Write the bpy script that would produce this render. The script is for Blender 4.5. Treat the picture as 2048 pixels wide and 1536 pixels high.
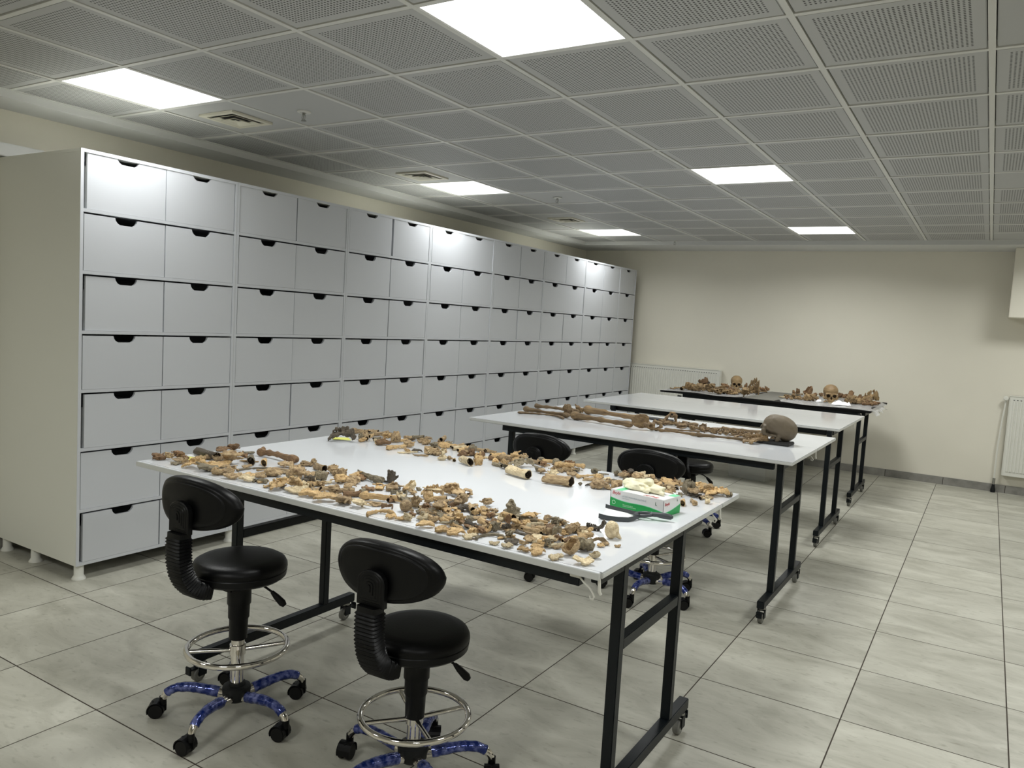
import bpy, bmesh, math, random
import numpy as np
from mathutils import Matrix, Vector
for o in list(bpy.data.objects): bpy.data.objects.remove(o)
SC = bpy.context.scene
COL = SC.collection
# ------------------------------------------------------------------ camera
FPX = 1545.83; CAMH = 1.589
cam = bpy.data.cameras.new('camera'); cam.sensor_width = 36.0; cam.lens = FPX / 2048 * 36; cam.clip_start = .05
co = bpy.data.objects.new('camera', cam); COL.objects.link(co)
R_ = Vector((.84812451, .52654916, .05857309)); U_ = Vector((-.09273201, .03868894, .99493916)); F_ = Vector((-.52161825, .84926389, -.081641))
M4 = Matrix((( R_.x, U_.x, -F_.x, 0), (R_.y, U_.y, -F_.y, 0), (R_.z, U_.z, -F_.z, CAMH), (0, 0, 0, 1)))
co.matrix_world = M4; SC.camera = co
# ------------------------------------------------------------------ world, exposure
w = bpy.data.worlds.new('world'); SC.world = w; w.use_nodes = True
w.node_tree.nodes['Background'].inputs[0].default_value = (.8, .85, .9, 1); w.node_tree.nodes['Background'].inputs[1].default_value = .05
SC.view_settings.view_transform = 'Standard'; SC.view_settings.look = 'None'; SC.view_settings.gamma = 1.0
SC.view_settings.use_curve_mapping = False
SC.view_settings.exposure = 0.80
LAMP = 1.7          # radiance of the panel face itself
AREA = 13.0         # watts of the lamp behind each prismatic panel
LAMP_COL = (.985, 1.0, .975, 1)
PI = math.pi
# ------------------------------------------------------------------ materials
def mat(name, col, rough=.5, metal=0.0, var=0.0, nscale=8.0, bump=0.0, bscale=60.0, spec=.5, coat=0.0, col2=None, stretch=(1, 1, 1), detail=4, emit=None, rnd=0.0, alpha=1.0, trans=0.0, coatr=.05, world=False):
    m = bpy.data.materials.new(name); m.use_nodes = True
    nt = m.node_tree; N = nt.nodes; Lk = nt.links; b = N['Principled BSDF']
    b.inputs['Roughness'].default_value = rough; b.inputs['Metallic'].default_value = metal
    b.inputs['Specular IOR Level'].default_value = spec; b.inputs['Coat Weight'].default_value = coat; b.inputs['Coat Roughness'].default_value = coatr
    b.inputs['Alpha'].default_value = alpha; b.inputs['Transmission Weight'].default_value = trans
    b.inputs['Base Color'].default_value = (*col, 1)
    tc = N.new('ShaderNodeTexCoord'); mp = N.new('ShaderNodeMapping'); mp.inputs['Scale'].default_value = stretch
    Lk.new(tc.outputs['Object'], mp.inputs[0]); src = mp.outputs[0]
    if world:
        gm = N.new('ShaderNodeNewGeometry'); Lk.new(gm.outputs['Position'], mp.inputs[0])
    if rnd:
        oi = N.new('ShaderNodeObjectInfo'); ad = N.new('ShaderNodeVectorMath'); ad.operation = 'ADD'
        mu = N.new('ShaderNodeMath'); mu.operation = 'MULTIPLY'; mu.inputs[1].default_value = 37.0
        Lk.new(oi.outputs['Random'], mu.inputs[0]); Lk.new(mp.outputs[0], ad.inputs[0]); Lk.new(mu.outputs[0], ad.inputs[1]); src = ad.outputs[0]
    if var or col2 or rnd:
        n = N.new('ShaderNodeTexNoise'); n.inputs['Scale'].default_value = nscale; n.inputs['Detail'].default_value = detail
        Lk.new(src, n.inputs['Vector'])
        rp = N.new('ShaderNodeValToRGB'); rp.color_ramp.elements[0].position = .3; rp.color_ramp.elements[1].position = .7
        c2 = col2 or tuple(c * (1 - var) for c in col)
        rp.color_ramp.elements[0].color = (*c2, 1); rp.color_ramp.elements[1].color = (*col, 1)
        Lk.new(n.outputs['Fac'], rp.inputs[0]); out = rp.outputs[0]
        if rnd:
            hs = N.new('ShaderNodeHueSaturation'); mr = N.new('ShaderNodeMapRange'); mr.inputs[3].default_value = 1 - rnd; mr.inputs[4].default_value = 1 + rnd
            Lk.new(oi.outputs['Random'], mr.inputs[0]); Lk.new(mr.outputs[0], hs.inputs['Value']); Lk.new(out, hs.inputs['Color']); out = hs.outputs[0]
        Lk.new(out, b.inputs['Base Color'])
    if bump:
        n2 = N.new('ShaderNodeTexNoise'); n2.inputs['Scale'].default_value = bscale; n2.inputs['Detail'].default_value = 3
        Lk.new(src, n2.inputs['Vector']); bp = N.new('ShaderNodeBump'); bp.inputs['Strength'].default_value = bump; bp.inputs['Distance'].default_value = .01
        Lk.new(n2.outputs['Fac'], bp.inputs['Height']); Lk.new(bp.outputs[0], b.inputs['Normal'])
    if emit:
        b.inputs['Emission Color'].default_value = LAMP_COL; b.inputs['Emission Strength'].default_value = emit
    return m
M = {}
M['wall'] = mat('cream wall paint', (.76, .73, .63), .8, var=.04, nscale=1.5, bump=.05, bscale=90, world=True)
M['soffit'] = mat('white plaster', (.62, .625, .61), .8, var=.04, nscale=2, world=True)
M['skirt'] = mat('grey skirting tile', (.34, .33, .30), .5, var=.4, nscale=9, rnd=.15)
M['void'] = mat('dark ceiling void', (.02, .02, .02), .9)
M['tbar'] = mat('white ceiling bar', (.62, .62, .59), .45)
M['plain'] = mat('plain ceiling tile', (.43, .435, .43), .6, rnd=.03)
M['grout'] = mat('dark grout', (.055, .042, .03), .9, var=.3, nscale=6, world=True)
M['lamp'] = mat('lit diffuser', (.9, .9, .9), .4, emit=LAMP)
M['lampframe'] = mat('lamp rim', (.7, .7, .7), .4)
M['vent'] = mat('ivory vent plastic', (.62, .60, .50), .5)
M['black'] = mat('black void paint', (.01, .01, .01), .8)
M['chrome'] = mat('chrome', (.75, .72, .68), .08, metal=1.0)
M['steel'] = mat('dull steel', (.38, .38, .36), .35, metal=1.0)
M['lam'] = mat('white cabinet laminate', (.60, .62, .66), .32, spec=.5, coat=.25, coatr=.16, rnd=.02, nscale=3, var=.01)
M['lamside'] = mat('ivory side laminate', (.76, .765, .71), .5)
M['plasticw'] = mat('white plastic foot', (.75, .75, .70), .35)
M['top'] = mat('glossy white tabletop', (.74, .76, .79), .09, spec=.5, var=.015, nscale=4)
M['topedge'] = mat('white edge band', (.60, .61, .60), .3)
M['blacktop'] = mat('black tabletop', (.006, .006, .007), .6, spec=.2)
M['frame'] = mat('anthracite painted steel', (.004, .0065, .0085), .42, bump=.05, bscale=200, spec=.26)
M['bracket'] = mat('white bracket steel', (.72, .71, .66), .35)
M['leather'] = mat('black vinyl', (.0014, .0015, .0018), .38, bump=.05, bscale=220, spec=.19)
M['bplastic'] = mat('black plastic', (.0018, .002, .0024), .40, spec=.22)
M['hub'] = mat('charcoal hub plastic', (.006, .007, .008), .55, spec=.3)
M['rubber'] = mat('black caster rubber', (.004, .004, .004), .6, spec=.25)
M['greywheel'] = mat('grey caster wheel', (.16, .16, .145), .5)
M['rad'] = mat('white radiator enamel', (.72, .72, .66), .4)
M['tub'] = mat('clear tub plastic', (.75, .76, .72), .25, alpha=.32)
M['bag'] = mat('clear plastic sheet', (.62, .62, .62), .16, alpha=.55, bump=.8, bscale=25, spec=.8)
M['matg'] = mat('grey foam mat', (.15, .145, .125), .8, bump=.2)
M['slate'] = mat('dark slate', (.045, .045, .045), .8, var=.4, nscale=20, bump=.3, bscale=50)
M['note'] = mat('yellow paper', (.80, .82, .18), .7)
M['paper'] = mat('white paper', (.80, .80, .80), .7)
M['tissue'] = mat('white tissue', (.85, .85, .85), .8, bump=.4, bscale=30)
M['glove'] = mat('cream latex', (.80, .76, .55), .45, bump=.4, bscale=22)
M['cardw'] = mat('white carton', (.78, .78, .78), .4)
M['cardg'] = mat('green carton print', (.01, .33, .07), .4)
M['cardlg'] = mat('pale green carton print', (.15, .65, .33), .4)
M['ired'] = mat('red ink', (.55, .01, .03), .5)
M['igrey'] = mat('grey ink', (.42, .47, .50), .5)
M['igreen'] = mat('dark green ink', (.01, .10, .04), .5)
M['iwhite'] = mat('white ink', (.6, .85, .65), .5)
M['dust'] = mat('grey scraper plastic', (.055, .062, .068), .38)
M['tooth'] = mat('tooth enamel', (.62, .52, .33), .4)
BC_ = {'t': ((.50, .355, .175), (.19, .115, .05)), 'p': ((.72, .60, .38), (.42, .31, .16)), 'y': ((.64, .44, .19), (.36, .21, .075)), 'g': ((.34, .285, .18), (.13, .10, .055)),
      'd': ((.115, .09, .06), (.05, .038, .025)), 'r': ((.31, .175, .07), (.13, .062, .022)), 'm': ((.30, .195, .08), (.115, .065, .025)), 'o': ((.38, .25, .10), (.14, .08, .03)), 'n': ((.205, .16, .10), (.13, .098, .06))}
BC = {k: tuple(tuple(min(.85, (.88 * c + .12 * sum(v) / 3) * (1.22 if k in 'tpy' else 1.05)) for c in v) for v in p) for k, p in BC_.items()}
for k, (a, b) in BC.items():
    M['bone_' + k] = mat('bone ' + k, a, .62, col2=b, nscale=4.2, bump=.7, bscale=12, rnd=.25, detail=9)
M['marrow'] = mat('bone hollow', (.035, .022, .012), .9)  # marrow dirt inside bone tubes; painted shade in skull sockets

def perforated():
    m = bpy.data.materials.new('perforated ceiling tile'); m.use_nodes = True; nt = m.node_tree; N = nt.nodes; L = nt.links; b = N['Principled BSDF']
    b.inputs['Roughness'].default_value = .6
    tc = N.new('ShaderNodeTexCoord'); sx = N.new('ShaderNodeSeparateXYZ'); L.new(tc.outputs['Object'], sx.inputs[0])
    def mth(op, a, bb=None):
        n = N.new('ShaderNodeMath'); n.operation = op
        for i, v in enumerate((a, bb)):
            if v is None: continue
            if isinstance(v, (int, float)): n.inputs[i].default_value = v
            else: L.new(v, n.inputs[i])
        return n.outputs[0]
    P = .0158; d2 = None; msk = None
    for ax, half in ((0, .246), (1, .246)):
        v = sx.outputs[ax]
        c = mth('SUBTRACT', mth('FRACT', mth('ADD', mth('DIVIDE', v, P), 100.5)), .5)
        q = mth('MULTIPLY', c, c); d2 = q if d2 is None else mth('ADD', d2, q)
        k = mth('LESS_THAN', mth('ABSOLUTE', v), half); msk = k if msk is None else mth('MULTIPLY', msk, k)
    hole = mth('MULTIPLY', mth('LESS_THAN', d2, .075), msk)
    mx = N.new('ShaderNodeMix'); mx.data_type = 'RGBA'; mx.inputs[6].default_value = (.44, .445, .44, 1); mx.inputs[7].default_value = (.035, .033, .03, 1)  # dark dots draw the holes: black backing plus a little painted shade
    L.new(hole, mx.inputs[0]); L.new(mx.outputs[2], b.inputs['Base Color'])
    return m
M['perf'] = perforated()

def floor_mat():
    m = bpy.data.materials.new('porcelain floor tile'); m.use_nodes = True; nt = m.node_tree; N = nt.nodes; L = nt.links; b = N['Principled BSDF']
    oi = N.new('ShaderNodeObjectInfo'); tc = N.new('ShaderNodeTexCoord'); mp = N.new('ShaderNodeMapping'); mp.inputs['Scale'].default_value = (1.0, 2.2, 1)
    ad = N.new('ShaderNodeVectorMath'); ad.operation = 'ADD'; mu = N.new('ShaderNodeMath'); mu.operation = 'MULTIPLY'; mu.inputs[1].default_value = 61.0
    L.new(tc.outputs['Object'], mp.inputs[0]); L.new(oi.outputs['Random'], mu.inputs[0]); L.new(mp.outputs[0], ad.inputs[0]); L.new(mu.outputs[0], ad.inputs[1])
    n1 = N.new('ShaderNodeTexNoise'); n1.inputs['Scale'].default_value = 2.6; n1.inputs['Detail'].default_value = 8; n1.inputs['Roughness'].default_value = .6; n1.inputs['Distortion'].default_value = .8
    L.new(ad.outputs[0], n1.inputs['Vector'])
    r1 = N.new('ShaderNodeValToRGB'); e = r1.color_ramp.elements; e[0].position = .3; e[1].position = .68
    e[0].color = (.34, .33, .275, 1); e[1].color = (.53, .52, .45, 1)
    L.new(n1.outputs['Fac'], r1.inputs[0])
    n2 = N.new('ShaderNodeTexNoise'); n2.inputs['Scale'].default_value = 22; n2.inputs['Detail'].default_value = 6; L.new(ad.outputs[0], n2.inputs['Vector'])
    r2 = N.new('ShaderNodeValToRGB'); r2.color_ramp.elements[0].position = .24; r2.color_ramp.elements[1].position = .42
    r2.color_ramp.elements[0].color = (.62, .61, .58, 1); r2.color_ramp.elements[1].color = (1, 1, 1, 1); L.new(n2.outputs['Fac'], r2.inputs[0])
    mx = N.new('ShaderNodeMix'); mx.data_type = 'RGBA'; mx.blend_type = 'MULTIPLY'; mx.inputs[0].default_value = .7
    L.new(r1.outputs[0], mx.inputs[6]); L.new(r2.outputs[0], mx.inputs[7])
    # scattered pale chips and dust specks
    vo = N.new('ShaderNodeTexVoronoi'); vo.inputs['Scale'].default_value = 9; L.new(ad.outputs[0], vo.inputs['Vector'])
    lt = N.new('ShaderNodeMath'); lt.operation = 'LESS_THAN'; lt.inputs[1].default_value = .055; L.new(vo.outputs['Distance'], lt.inputs[0])
    gt = N.new('ShaderNodeSeparateXYZ'); L.new(vo.outputs['Color'], gt.inputs[0]); g2 = N.new('ShaderNodeMath'); g2.operation = 'GREATER_THAN'; g2.inputs[1].default_value = .72; L.new(gt.outputs[0], g2.inputs[0])
    mm = N.new('ShaderNodeMath'); mm.operation = 'MULTIPLY'; L.new(lt.outputs[0], mm.inputs[0]); L.new(g2.outputs[0], mm.inputs[1])
    m2 = N.new('ShaderNodeMix'); m2.data_type = 'RGBA'; L.new(mm.outputs[0], m2.inputs[0]); L.new(mx.outputs[2], m2.inputs[6]); m2.inputs[7].default_value = (.5, .49, .42, 1)
    hs = N.new('ShaderNodeHueSaturation'); mr = N.new('ShaderNodeMapRange'); mr.inputs[3].default_value = .93; mr.inputs[4].default_value = 1.06
    L.new(oi.outputs['Random'], mr.inputs[0]); L.new(mr.outputs[0], hs.inputs['Value']); L.new(m2.outputs[2], hs.inputs['Color']); L.new(hs.outputs[0], b.inputs['Base Color'])
    b.inputs['Roughness'].default_value = .42; b.inputs['Specular IOR Level'].default_value = .4
    bp = N.new('ShaderNodeBump'); bp.inputs['Strength'].default_value = .12; bp.inputs['Distance'].default_value = .003; L.new(n2.outputs['Fac'], bp.inputs['Height']); L.new(bp.outputs[0], b.inputs['Normal'])
    return m
M['floor'] = floor_mat()

def blue_wrap():
    m = bpy.data.materials.new('blue wrapping film'); m.use_nodes = True; nt = m.node_tree; N = nt.nodes; L = nt.links; b = N['Principled BSDF']
    tc = N.new('ShaderNodeTexCoord'); n = N.new('ShaderNodeTexNoise'); n.inputs['Scale'].default_value = 45; n.inputs['Detail'].default_value = 3; L.new(tc.outputs['Object'], n.inputs['Vector'])
    r = N.new('ShaderNodeValToRGB'); r.color_ramp.elements[0].position = .42; r.color_ramp.elements[1].position = .66
    r.color_ramp.elements[0].color = (.004, .02, .16, 1); r.color_ramp.elements[1].color = (.16, .19, .45, 1); L.new(n.outputs['Fac'], r.inputs[0]); L.new(r.outputs[0], b.inputs['Base Color'])
    b.inputs['Roughness'].default_value = .13; b.inputs['Metallic'].default_value = .45; b.inputs['Specular IOR Level'].default_value = .8
    bp = N.new('ShaderNodeBump'); bp.inputs['Strength'].default_value = .7; bp.inputs['Distance'].default_value = .004; L.new(n.outputs['Fac'], bp.inputs['Height']); L.new(bp.outputs[0], b.inputs['Normal'])
    return m
M['wrap'] = blue_wrap()

# ------------------------------------------------------------------ mesh helpers
class MB:
    def __init__(s): s.v = []; s.f = []; s.m = []; s.mats = []; s.cur = 0
    def mt(s, name):
        if name not in s.mats: s.mats.append(name)
        s.cur = s.mats.index(name); return s
    def add(s, vs, fs):
        o = len(s.v); s.v += [tuple(p) for p in vs]; s.f += [tuple(i + o for i in f) for f in fs]; s.m += [s.cur] * len(fs); return s
    def box(s, x0, x1, y0, y1, z0, z1, b=0.0):
        if b <= 0:
            return s.add([(x0, y0, z0), (x1, y0, z0), (x1, y1, z0), (x0, y1, z0), (x0, y0, z1), (x1, y0, z1), (x1, y1, z1), (x0, y1, z1)],
                         [(3, 2, 1, 0), (4, 5, 6, 7), (0, 1, 5, 4), (1, 2, 6, 5), (2, 3, 7, 6), (3, 0, 4, 7)])
        bm = bmesh.new(); bmesh.ops.create_cube(bm, size=1, matrix=Matrix.Translation(((x0 + x1) / 2, (y0 + y1) / 2, (z0 + z1) / 2)) @ Matrix.Diagonal((x1 - x0, y1 - y0, z1 - z0, 1)))
        bmesh.ops.bevel(bm, geom=bm.edges[:], offset=b, segments=2, affect='EDGES')
        bm.verts.index_update(); s.add([v.co[:] for v in bm.verts], [[v.index for v in f.verts] for f in bm.faces]); bm.free(); return s
    def ring(s, c, r, ax=(0, 0, 1), n=16, ry=None, up=None):
        a = Vector(ax).normalized(); u = Vector(up) if up else (Vector((1, 0, 0)) if abs(a.x) < .9 else Vector((0, 1, 0)))
        u = (u - a * u.dot(a)).normalized(); v = a.cross(u); ry = r if ry is None else ry
        return [Vector(c) + u * (r * math.cos(2 * PI * i / n)) + v * (ry * math.sin(2 * PI * i / n)) for i in range(n)]
    def loft(s, rings, closed=False, caps=True):
        n = len(rings[0]); vs = [p for r in rings for p in r]; fs = []
        K = len(rings); T = K if closed else K - 1
        for k in range(T):
            a = k * n; b = ((k + 1) % K) * n
            for i in range(n): j = (i + 1) % n; fs.append((a + i, a + j, b + j, b + i))
        if caps and not closed: fs.append(tuple(range(n - 1, -1, -1))); fs.append(tuple((K - 1) * n + i for i in range(n)))
        return s.add(vs, fs)
    def lathe(s, prof, c=(0, 0, 0), n=24, ax=(0, 0, 1)):
        a = Vector(ax).normalized(); return s.loft([s.ring(Vector(c) + a * z, max(r, 1e-4), ax, n) for r, z in prof])
    def cyl(s, p, q, r, n=12, r2=None):
        p = Vector(p); q = Vector(q); return s.loft([s.ring(p, r, q - p, n), s.ring(q, r if r2 is None else r2, q - p, n)])
    def tube(s, pts, r, n=10, closed=False, rr=None):
        pts = [Vector(p) for p in pts]; K = len(pts); rings = []; prev = None
        for k in range(K):
            if closed: t = pts[(k + 1) % K] - pts[k - 1]
            else: t = pts[min(k + 1, K - 1)] - pts[max(k - 1, 0)]
            t.normalize()
            if prev is None: u = Vector((0, 0, 1)) if abs(t.z) < .9 else Vector((1, 0, 0))
            else: u = prev
            u = (u - t * u.dot(t)).normalized(); prev = u; v = t.cross(u); rad = rr[k] if rr else r
            rings.append([pts[k] + (u * math.cos(2 * PI * i / n) + v * math.sin(2 * PI * i / n)) * rad for i in range(n)])
        return s.loft(rings, closed)
    def prism(s, poly, z0, z1):
        n = len(poly); vs = [(x, y, z0) for x, y in poly] + [(x, y, z1) for x, y in poly]
        return s.add(vs, [tuple(range(n - 1, -1, -1)), tuple(range(n, 2 * n))] + [(i, (i + 1) % n, n + (i + 1) % n, n + i) for i in range(n)])
    def xf(s, mtx, frm=0):
        for i in range(frm, len(s.v)): s.v[i] = tuple(mtx @ Vector(s.v[i]))
        return s
    def mesh(s, name, smooth=None):
        me = bpy.data.meshes.new(name); me.from_pydata(s.v, [], s.f)
        for k in (s.mats or ['wall']): me.materials.append(M[k])
        me.polygons.foreach_set('material_index', s.m)
        bm = bmesh.new(); bm.from_mesh(me); bmesh.ops.recalc_face_normals(bm, faces=bm.faces[:]); bm.to_mesh(me); bm.free()
        if smooth is not None:
            me.polygons.foreach_set('use_smooth', [True] * len(me.polygons))
            try: me.set_sharp_from_angle(angle=math.radians(smooth))
            except Exception: pass
        me.update(); return me
    def obj(s, name, parent=None, smooth=None, loc=None):
        return link(name, s.mesh(name, smooth), parent, loc)
def link(name, me, parent=None, loc=None):
    o = bpy.data.objects.new(name, me); COL.objects.link(o); o.parent = parent
    if loc is not None: o.location = loc
    return o
def tag(o, label=None, cat=None, group=None, kind=None):
    for k, v in (('label', label), ('category', cat), ('group', group), ('kind', kind)):
        if v: o[k] = v
    return o
def thing(name, label, cat, loc=(0, 0, 0), rz=0.0, group=None):
    o = bpy.data.objects.new(name, None); o.empty_display_size = .1; COL.objects.link(o); o.location = loc; o.rotation_euler = (0, 0, rz)
    return tag(o, label, cat, group)
def S(o): o['kind'] = 'structure'; return o

# ------------------------------------------------------------------ room
ZC = 2.706; XL = -5.10; YF = 10.14; XR = 2.9; YB = -2.5475; ZS = 2.66
GX = -.1009; GY = 2.8525
wf = S(MB().mt('wall').box(XL - .15, XR + .15, YF, YF + .15, 0, 2.95).obj('wall_far'))
S(MB().mt('wall').box(XL - .15, XL, YB, YF, 0, 2.95).obj('wall_left'))
S(MB().mt('wall').box(XR, XR + .15, YB, YF, 0, 2.95).obj('wall_right'))
S(MB().mt('wall').box(XL - .15, XR + .15, YB - .15, YB, 0, 2.95).obj('wall_back'))
# floor: grout bed and one object per tile
fl = S(MB().mt('grout').box(XL, XR, YB, YF, -.06, -.0007).obj('floor'))
FX, FY, FA, FB = .2066, 5.2315, .6015, .5985
xs = sorted([FX - FA * i for i in range(-6, 11)]); ys = sorted([FY - FB * i for i in range(-10, 15)])
full = MB().mt('floor').box(-FA / 2 + .0027, FA / 2 - .0027, -FB / 2 + .003, FB / 2 - .003, -.010, 0, ).mesh('floor_tile')
for i in range(len(xs) - 1):
    for j in range(len(ys) - 1):
        x0, x1, y0, y1 = max(xs[i], XL), min(xs[i + 1], XR), max(ys[j], YB), min(ys[j + 1], YF)
        if x1 - x0 < .02 or y1 - y0 < .02: continue
        if x1 - x0 > FA - .01 and y1 - y0 > FB - .01: link('floor_tile', full, fl, ((x0 + x1) / 2, (y0 + y1) / 2, 0))
        else: MB().mt('floor').box((x0 - x1) / 2 + .002, (x1 - x0) / 2 - .002, (y0 - y1) / 2 + .002, (y1 - y0) / 2 - .002, -.010, 0).obj('floor_tile', fl, None, ((x0 + x1) / 2, (y0 + y1) / 2, 0))
# skirting
for nm, ax in (('baseboard_far', 0), ('baseboard_left', 1)):
    bb = S((MB().mt('grout').box(XL, XR, YF - .004, YF, 0, .085) if ax == 0 else MB().mt('grout').box(XL, XL + .004, YB, YF - .02, 0, .085)).obj(nm))
    a0, a1 = (XL, XR) if ax == 0 else (YB, YF - .02)
    p = (FX - .6 * 12.0 - .004) if ax == 0 else a0
    while p < a1:
        q = min(p + .604, a1); pp = max(p, a0)
        if q - pp > .03:
            mb = MB().mt('skirt')
            if ax == 0: mb.box(-(q - pp) / 2 + .0015, (q - pp) / 2 - .0015, -.012, -.004, 0, .088)
            else: mb.box(.004, .012, -(q - pp) / 2 + .0015, (q - pp) / 2 - .0015, 0, .088)
            mb.obj('skirting_tile', bb, None, ((pp + q) / 2, YF, 0) if ax == 0 else (XL, (pp + q) / 2, 0))
        p = q + .002
# ceiling: dark void, runners, cross tees, tiles
ce = S(MB().mt('void').box(XL, XR, YB, YF, 2.80, 2.95).obj('ceiling'))
S(MB().mt('soffit').box(XL, -4.78, YB, YF, ZS, 2.80).obj('trim_1'))
S(MB().mt('soffit').box(-4.78, XR, 9.4525, YF, ZS, 2.80).obj('trim_2'))
gx = [GX - .6 * i for i in range(-5, 8)]; gy = [GY + .6 * j for j in range(-9, 12)]
for x in gx: MB().mt('tbar').box(-.012, .012, YB, 9.45, 0, .03).obj('ceiling_runner', ce, None, (x, 0, ZC - .003))
for y in gy: MB().mt('tbar').box(-4.775, XR, -.012, .012, 0, .03).obj('cross_tee', ce, None, (0, y, ZC - .0022))
MB().mt('tbar').box(-4.78, -4.766, YB, 9.45, 0, .03).obj('edge_angle', ce, None, (0, 0, ZC - .002))
MB().mt('tbar').box(-4.78, XR, 9.436, 9.4525, 0, .03).obj('edge_angle', ce, None, (0, 0, ZC - .002))
LIGHTS = [(u, v) for u in (-2, 2, 6) for v in (-6, -1, 4, 9)]
VENTS = {(6, 0), (6, 3), (6, 7), (6, -5)}
SPR = {(5, 0), (5, 5), (5, 10)}
PLAIN = {(-1, 0), (-1, 5), (-1, 10), (-1, -4)}
def tile(mt, hx, hy): return MB().mt(mt).box(-hx, hx, -hy, hy, 0, .012, .003)
tp = tile('perf', .2845, .2845).mesh('ceiling_tile'); tpl = tile('plain', .2845, .2845).mesh('ceiling_tile')
rnd = random.Random(4)
for u in range(-5, 8):
    for v in range(-9, 11):
        cx, cy = GX - .6 * (u + .5), GY + .6 * (v + .5)
        if (u, v) in LIGHTS: continue
        dz = rnd.uniform(-.0015, .0025)
        if u == 7:
            w2 = (-4.30 - .6 * 0 + 4.766) / 2 - .014; tile('perf', w2, .2845).obj('ceiling_tile', ce, None, (-4.766 + w2 + .004, cy, ZC + dz)); continue
        me = tpl if (u, v) in VENTS | SPR | PLAIN else tp
        o = link('ceiling_tile', me, ce, (cx, cy, ZC + dz)); o.rotation_euler = (rnd.uniform(-.003, .003), rnd.uniform(-.003, .003), rnd.uniform(-.002, .002))
# lamps
lampd = {(-2, -6): 'square ceiling light panel behind the camera above the aisle', (-2, -1): 'square ceiling light panel over the bare aisle at the first row', (-2, 4): 'square ceiling light panel over the aisle beside the second white table',
         (-2, 9): 'square ceiling light panel over the aisle close to the far wall', (2, -6): 'lit ceiling panel behind the camera in the middle row', (2, -1): 'largest lit ceiling panel at the top of the picture', (2, 4): 'lit ceiling panel above the second white table',
         (2, 9): 'small lit ceiling panel above the furthest black table', (6, -6): 'lit ceiling panel behind the camera beside the drawer wall', (6, -1): 'lit ceiling panel above the near end of the drawer cabinets',
         (6, 4): 'lit ceiling panel next to the vent halfway along the drawer cabinets', (6, 9): 'lit ceiling panel in the corner beyond the last drawer cabinets'}
lm = None
for (u, v), lab in lampd.items():
    t = thing('ceiling_light', lab, 'light', (GX - .6 * (u + .5), GY + .6 * (v + .5), ZC), 0, 'square ceiling light panels')
    if lm is None:
        f = MB().mt('lampframe')
        for a in ((-.293, .293, -.293, -.283), (-.293, .293, .283, .293), (-.293, -.283, -.283, .283), (.283, .293, -.283, .283)): f.box(*a, -.001, .03)
        lm = (f.mesh('frame'), MB().mt('lamp').box(-.283, .283, -.283, .283, .001, .006).mesh('diffuser'))
    link('frame', lm[0], t); link('diffuser', lm[1], t)
    ld = bpy.data.lights.new('panel_lamp', 'AREA'); ld.shape = 'SQUARE'; ld.size = .56; ld.energy = AREA * (.58 if u == 6 else 1.04); ld.color = LAMP_COL[:3]; ld.spread = math.radians(158)
    lo = bpy.data.objects.new('panel_lamp', ld); COL.objects.link(lo); lo.parent = t; lo.location = (0, 0, -.004)
# vents
vl = {(6, 0): 'ivory square ceiling vent beside the first left light', (6, 3): 'ivory square ceiling vent halfway along the drawer cabinets', (6, 7): 'ivory square ceiling vent near the far corner light', (6, -5): 'ivory square ceiling vent behind the camera'}
for (u, v), lab in vl.items():
    t = thing('ceiling_vent', lab, 'vent', (GX - .6 * (u + .5), GY + .6 * (v + .5) + (.08 if v == 7 else 0), ZC), 0, 'square ceiling vents')
    MB().mt('black').box(-.13, .13, -.13, .13, -.003, .0).obj('backing', t)
    for k, (ro, ri, z) in enumerate(((.15, .118, -.012), (.1, .075, -.016), (.058, .035, -.02))):
        mb = MB().mt('vent'); o_, i_ = ro, ri
        q = [(-1, -1), (1, -1), (1, 1), (-1, 1)]
        vs = [(a * o_, b * o_, z) for a, b in q] + [(a * i_, b * i_, z + .012 if k else z) for a, b in q] + [(a * o_, b * o_, z + .003 if k else .0) for a, b in q] + [(a * i_, b * i_, z + .015 if k else 0) for a, b in q]
        fs = []
        for i in range(4):
            j = (i + 1) % 4; fs += [(i, j, 4 + j, 4 + i), (8 + i, 12 + i, 12 + j, 8 + j), (i, 8 + i, 8 + j, j), (4 + i, 4 + j, 12 + j, 12 + i)]
        mb.add(vs, fs).obj('outer_frame' if k == 0 else 'louvre', t)
    MB().mt('vent').add([(-.02, -.02, -.016), (.02, -.02, -.016), (.02, .02, -.016), (-.02, .02, -.016), (0, 0, -.024)], [(0, 1, 4), (1, 2, 4), (2, 3, 4), (3, 0, 4), (3, 2, 1, 0)]).obj('centre_cone', t)
for x, y, lab in ((-3.45, 3.18, 'chrome sprinkler head in the plain tile beside the first vent'), (-3.41, 6.14, 'chrome sprinkler head in the middle of the ceiling'), (-3.5, 9.40, 'small sprinkler head right at the far ceiling edge')):
    t = thing('sprinkler_head', lab, 'sprinkler', (x, y, ZC), 0, 'ceiling sprinkler heads')
    MB().mt('tbar').lathe([(.012, .0), (.04, -.001), (.038, -.006), (.015, -.009), (.012, -.004)]).obj('rose', t, 40)
    mb = MB().mt('steel').cyl((0, 0, -.005), (0, 0, -.022), .009); mb.tube([(-.010, 0, -.02), (-.016, 0, -.032), (-.008, 0, -.046), (0, 0, -.05)], .002, 6).tube([(.010, 0, -.02), (.016, 0, -.032), (.008, 0, -.046), (0, 0, -.05)], .002, 6)
    mb.cyl((0, 0, -.05), (0, 0, -.053), .015, 12); mb.obj('body', t, 40)
    MB().mt('steel').cyl((0, 0, -.022), (0, 0, -.048), .0024, 8).obj('bulb', t)
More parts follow.
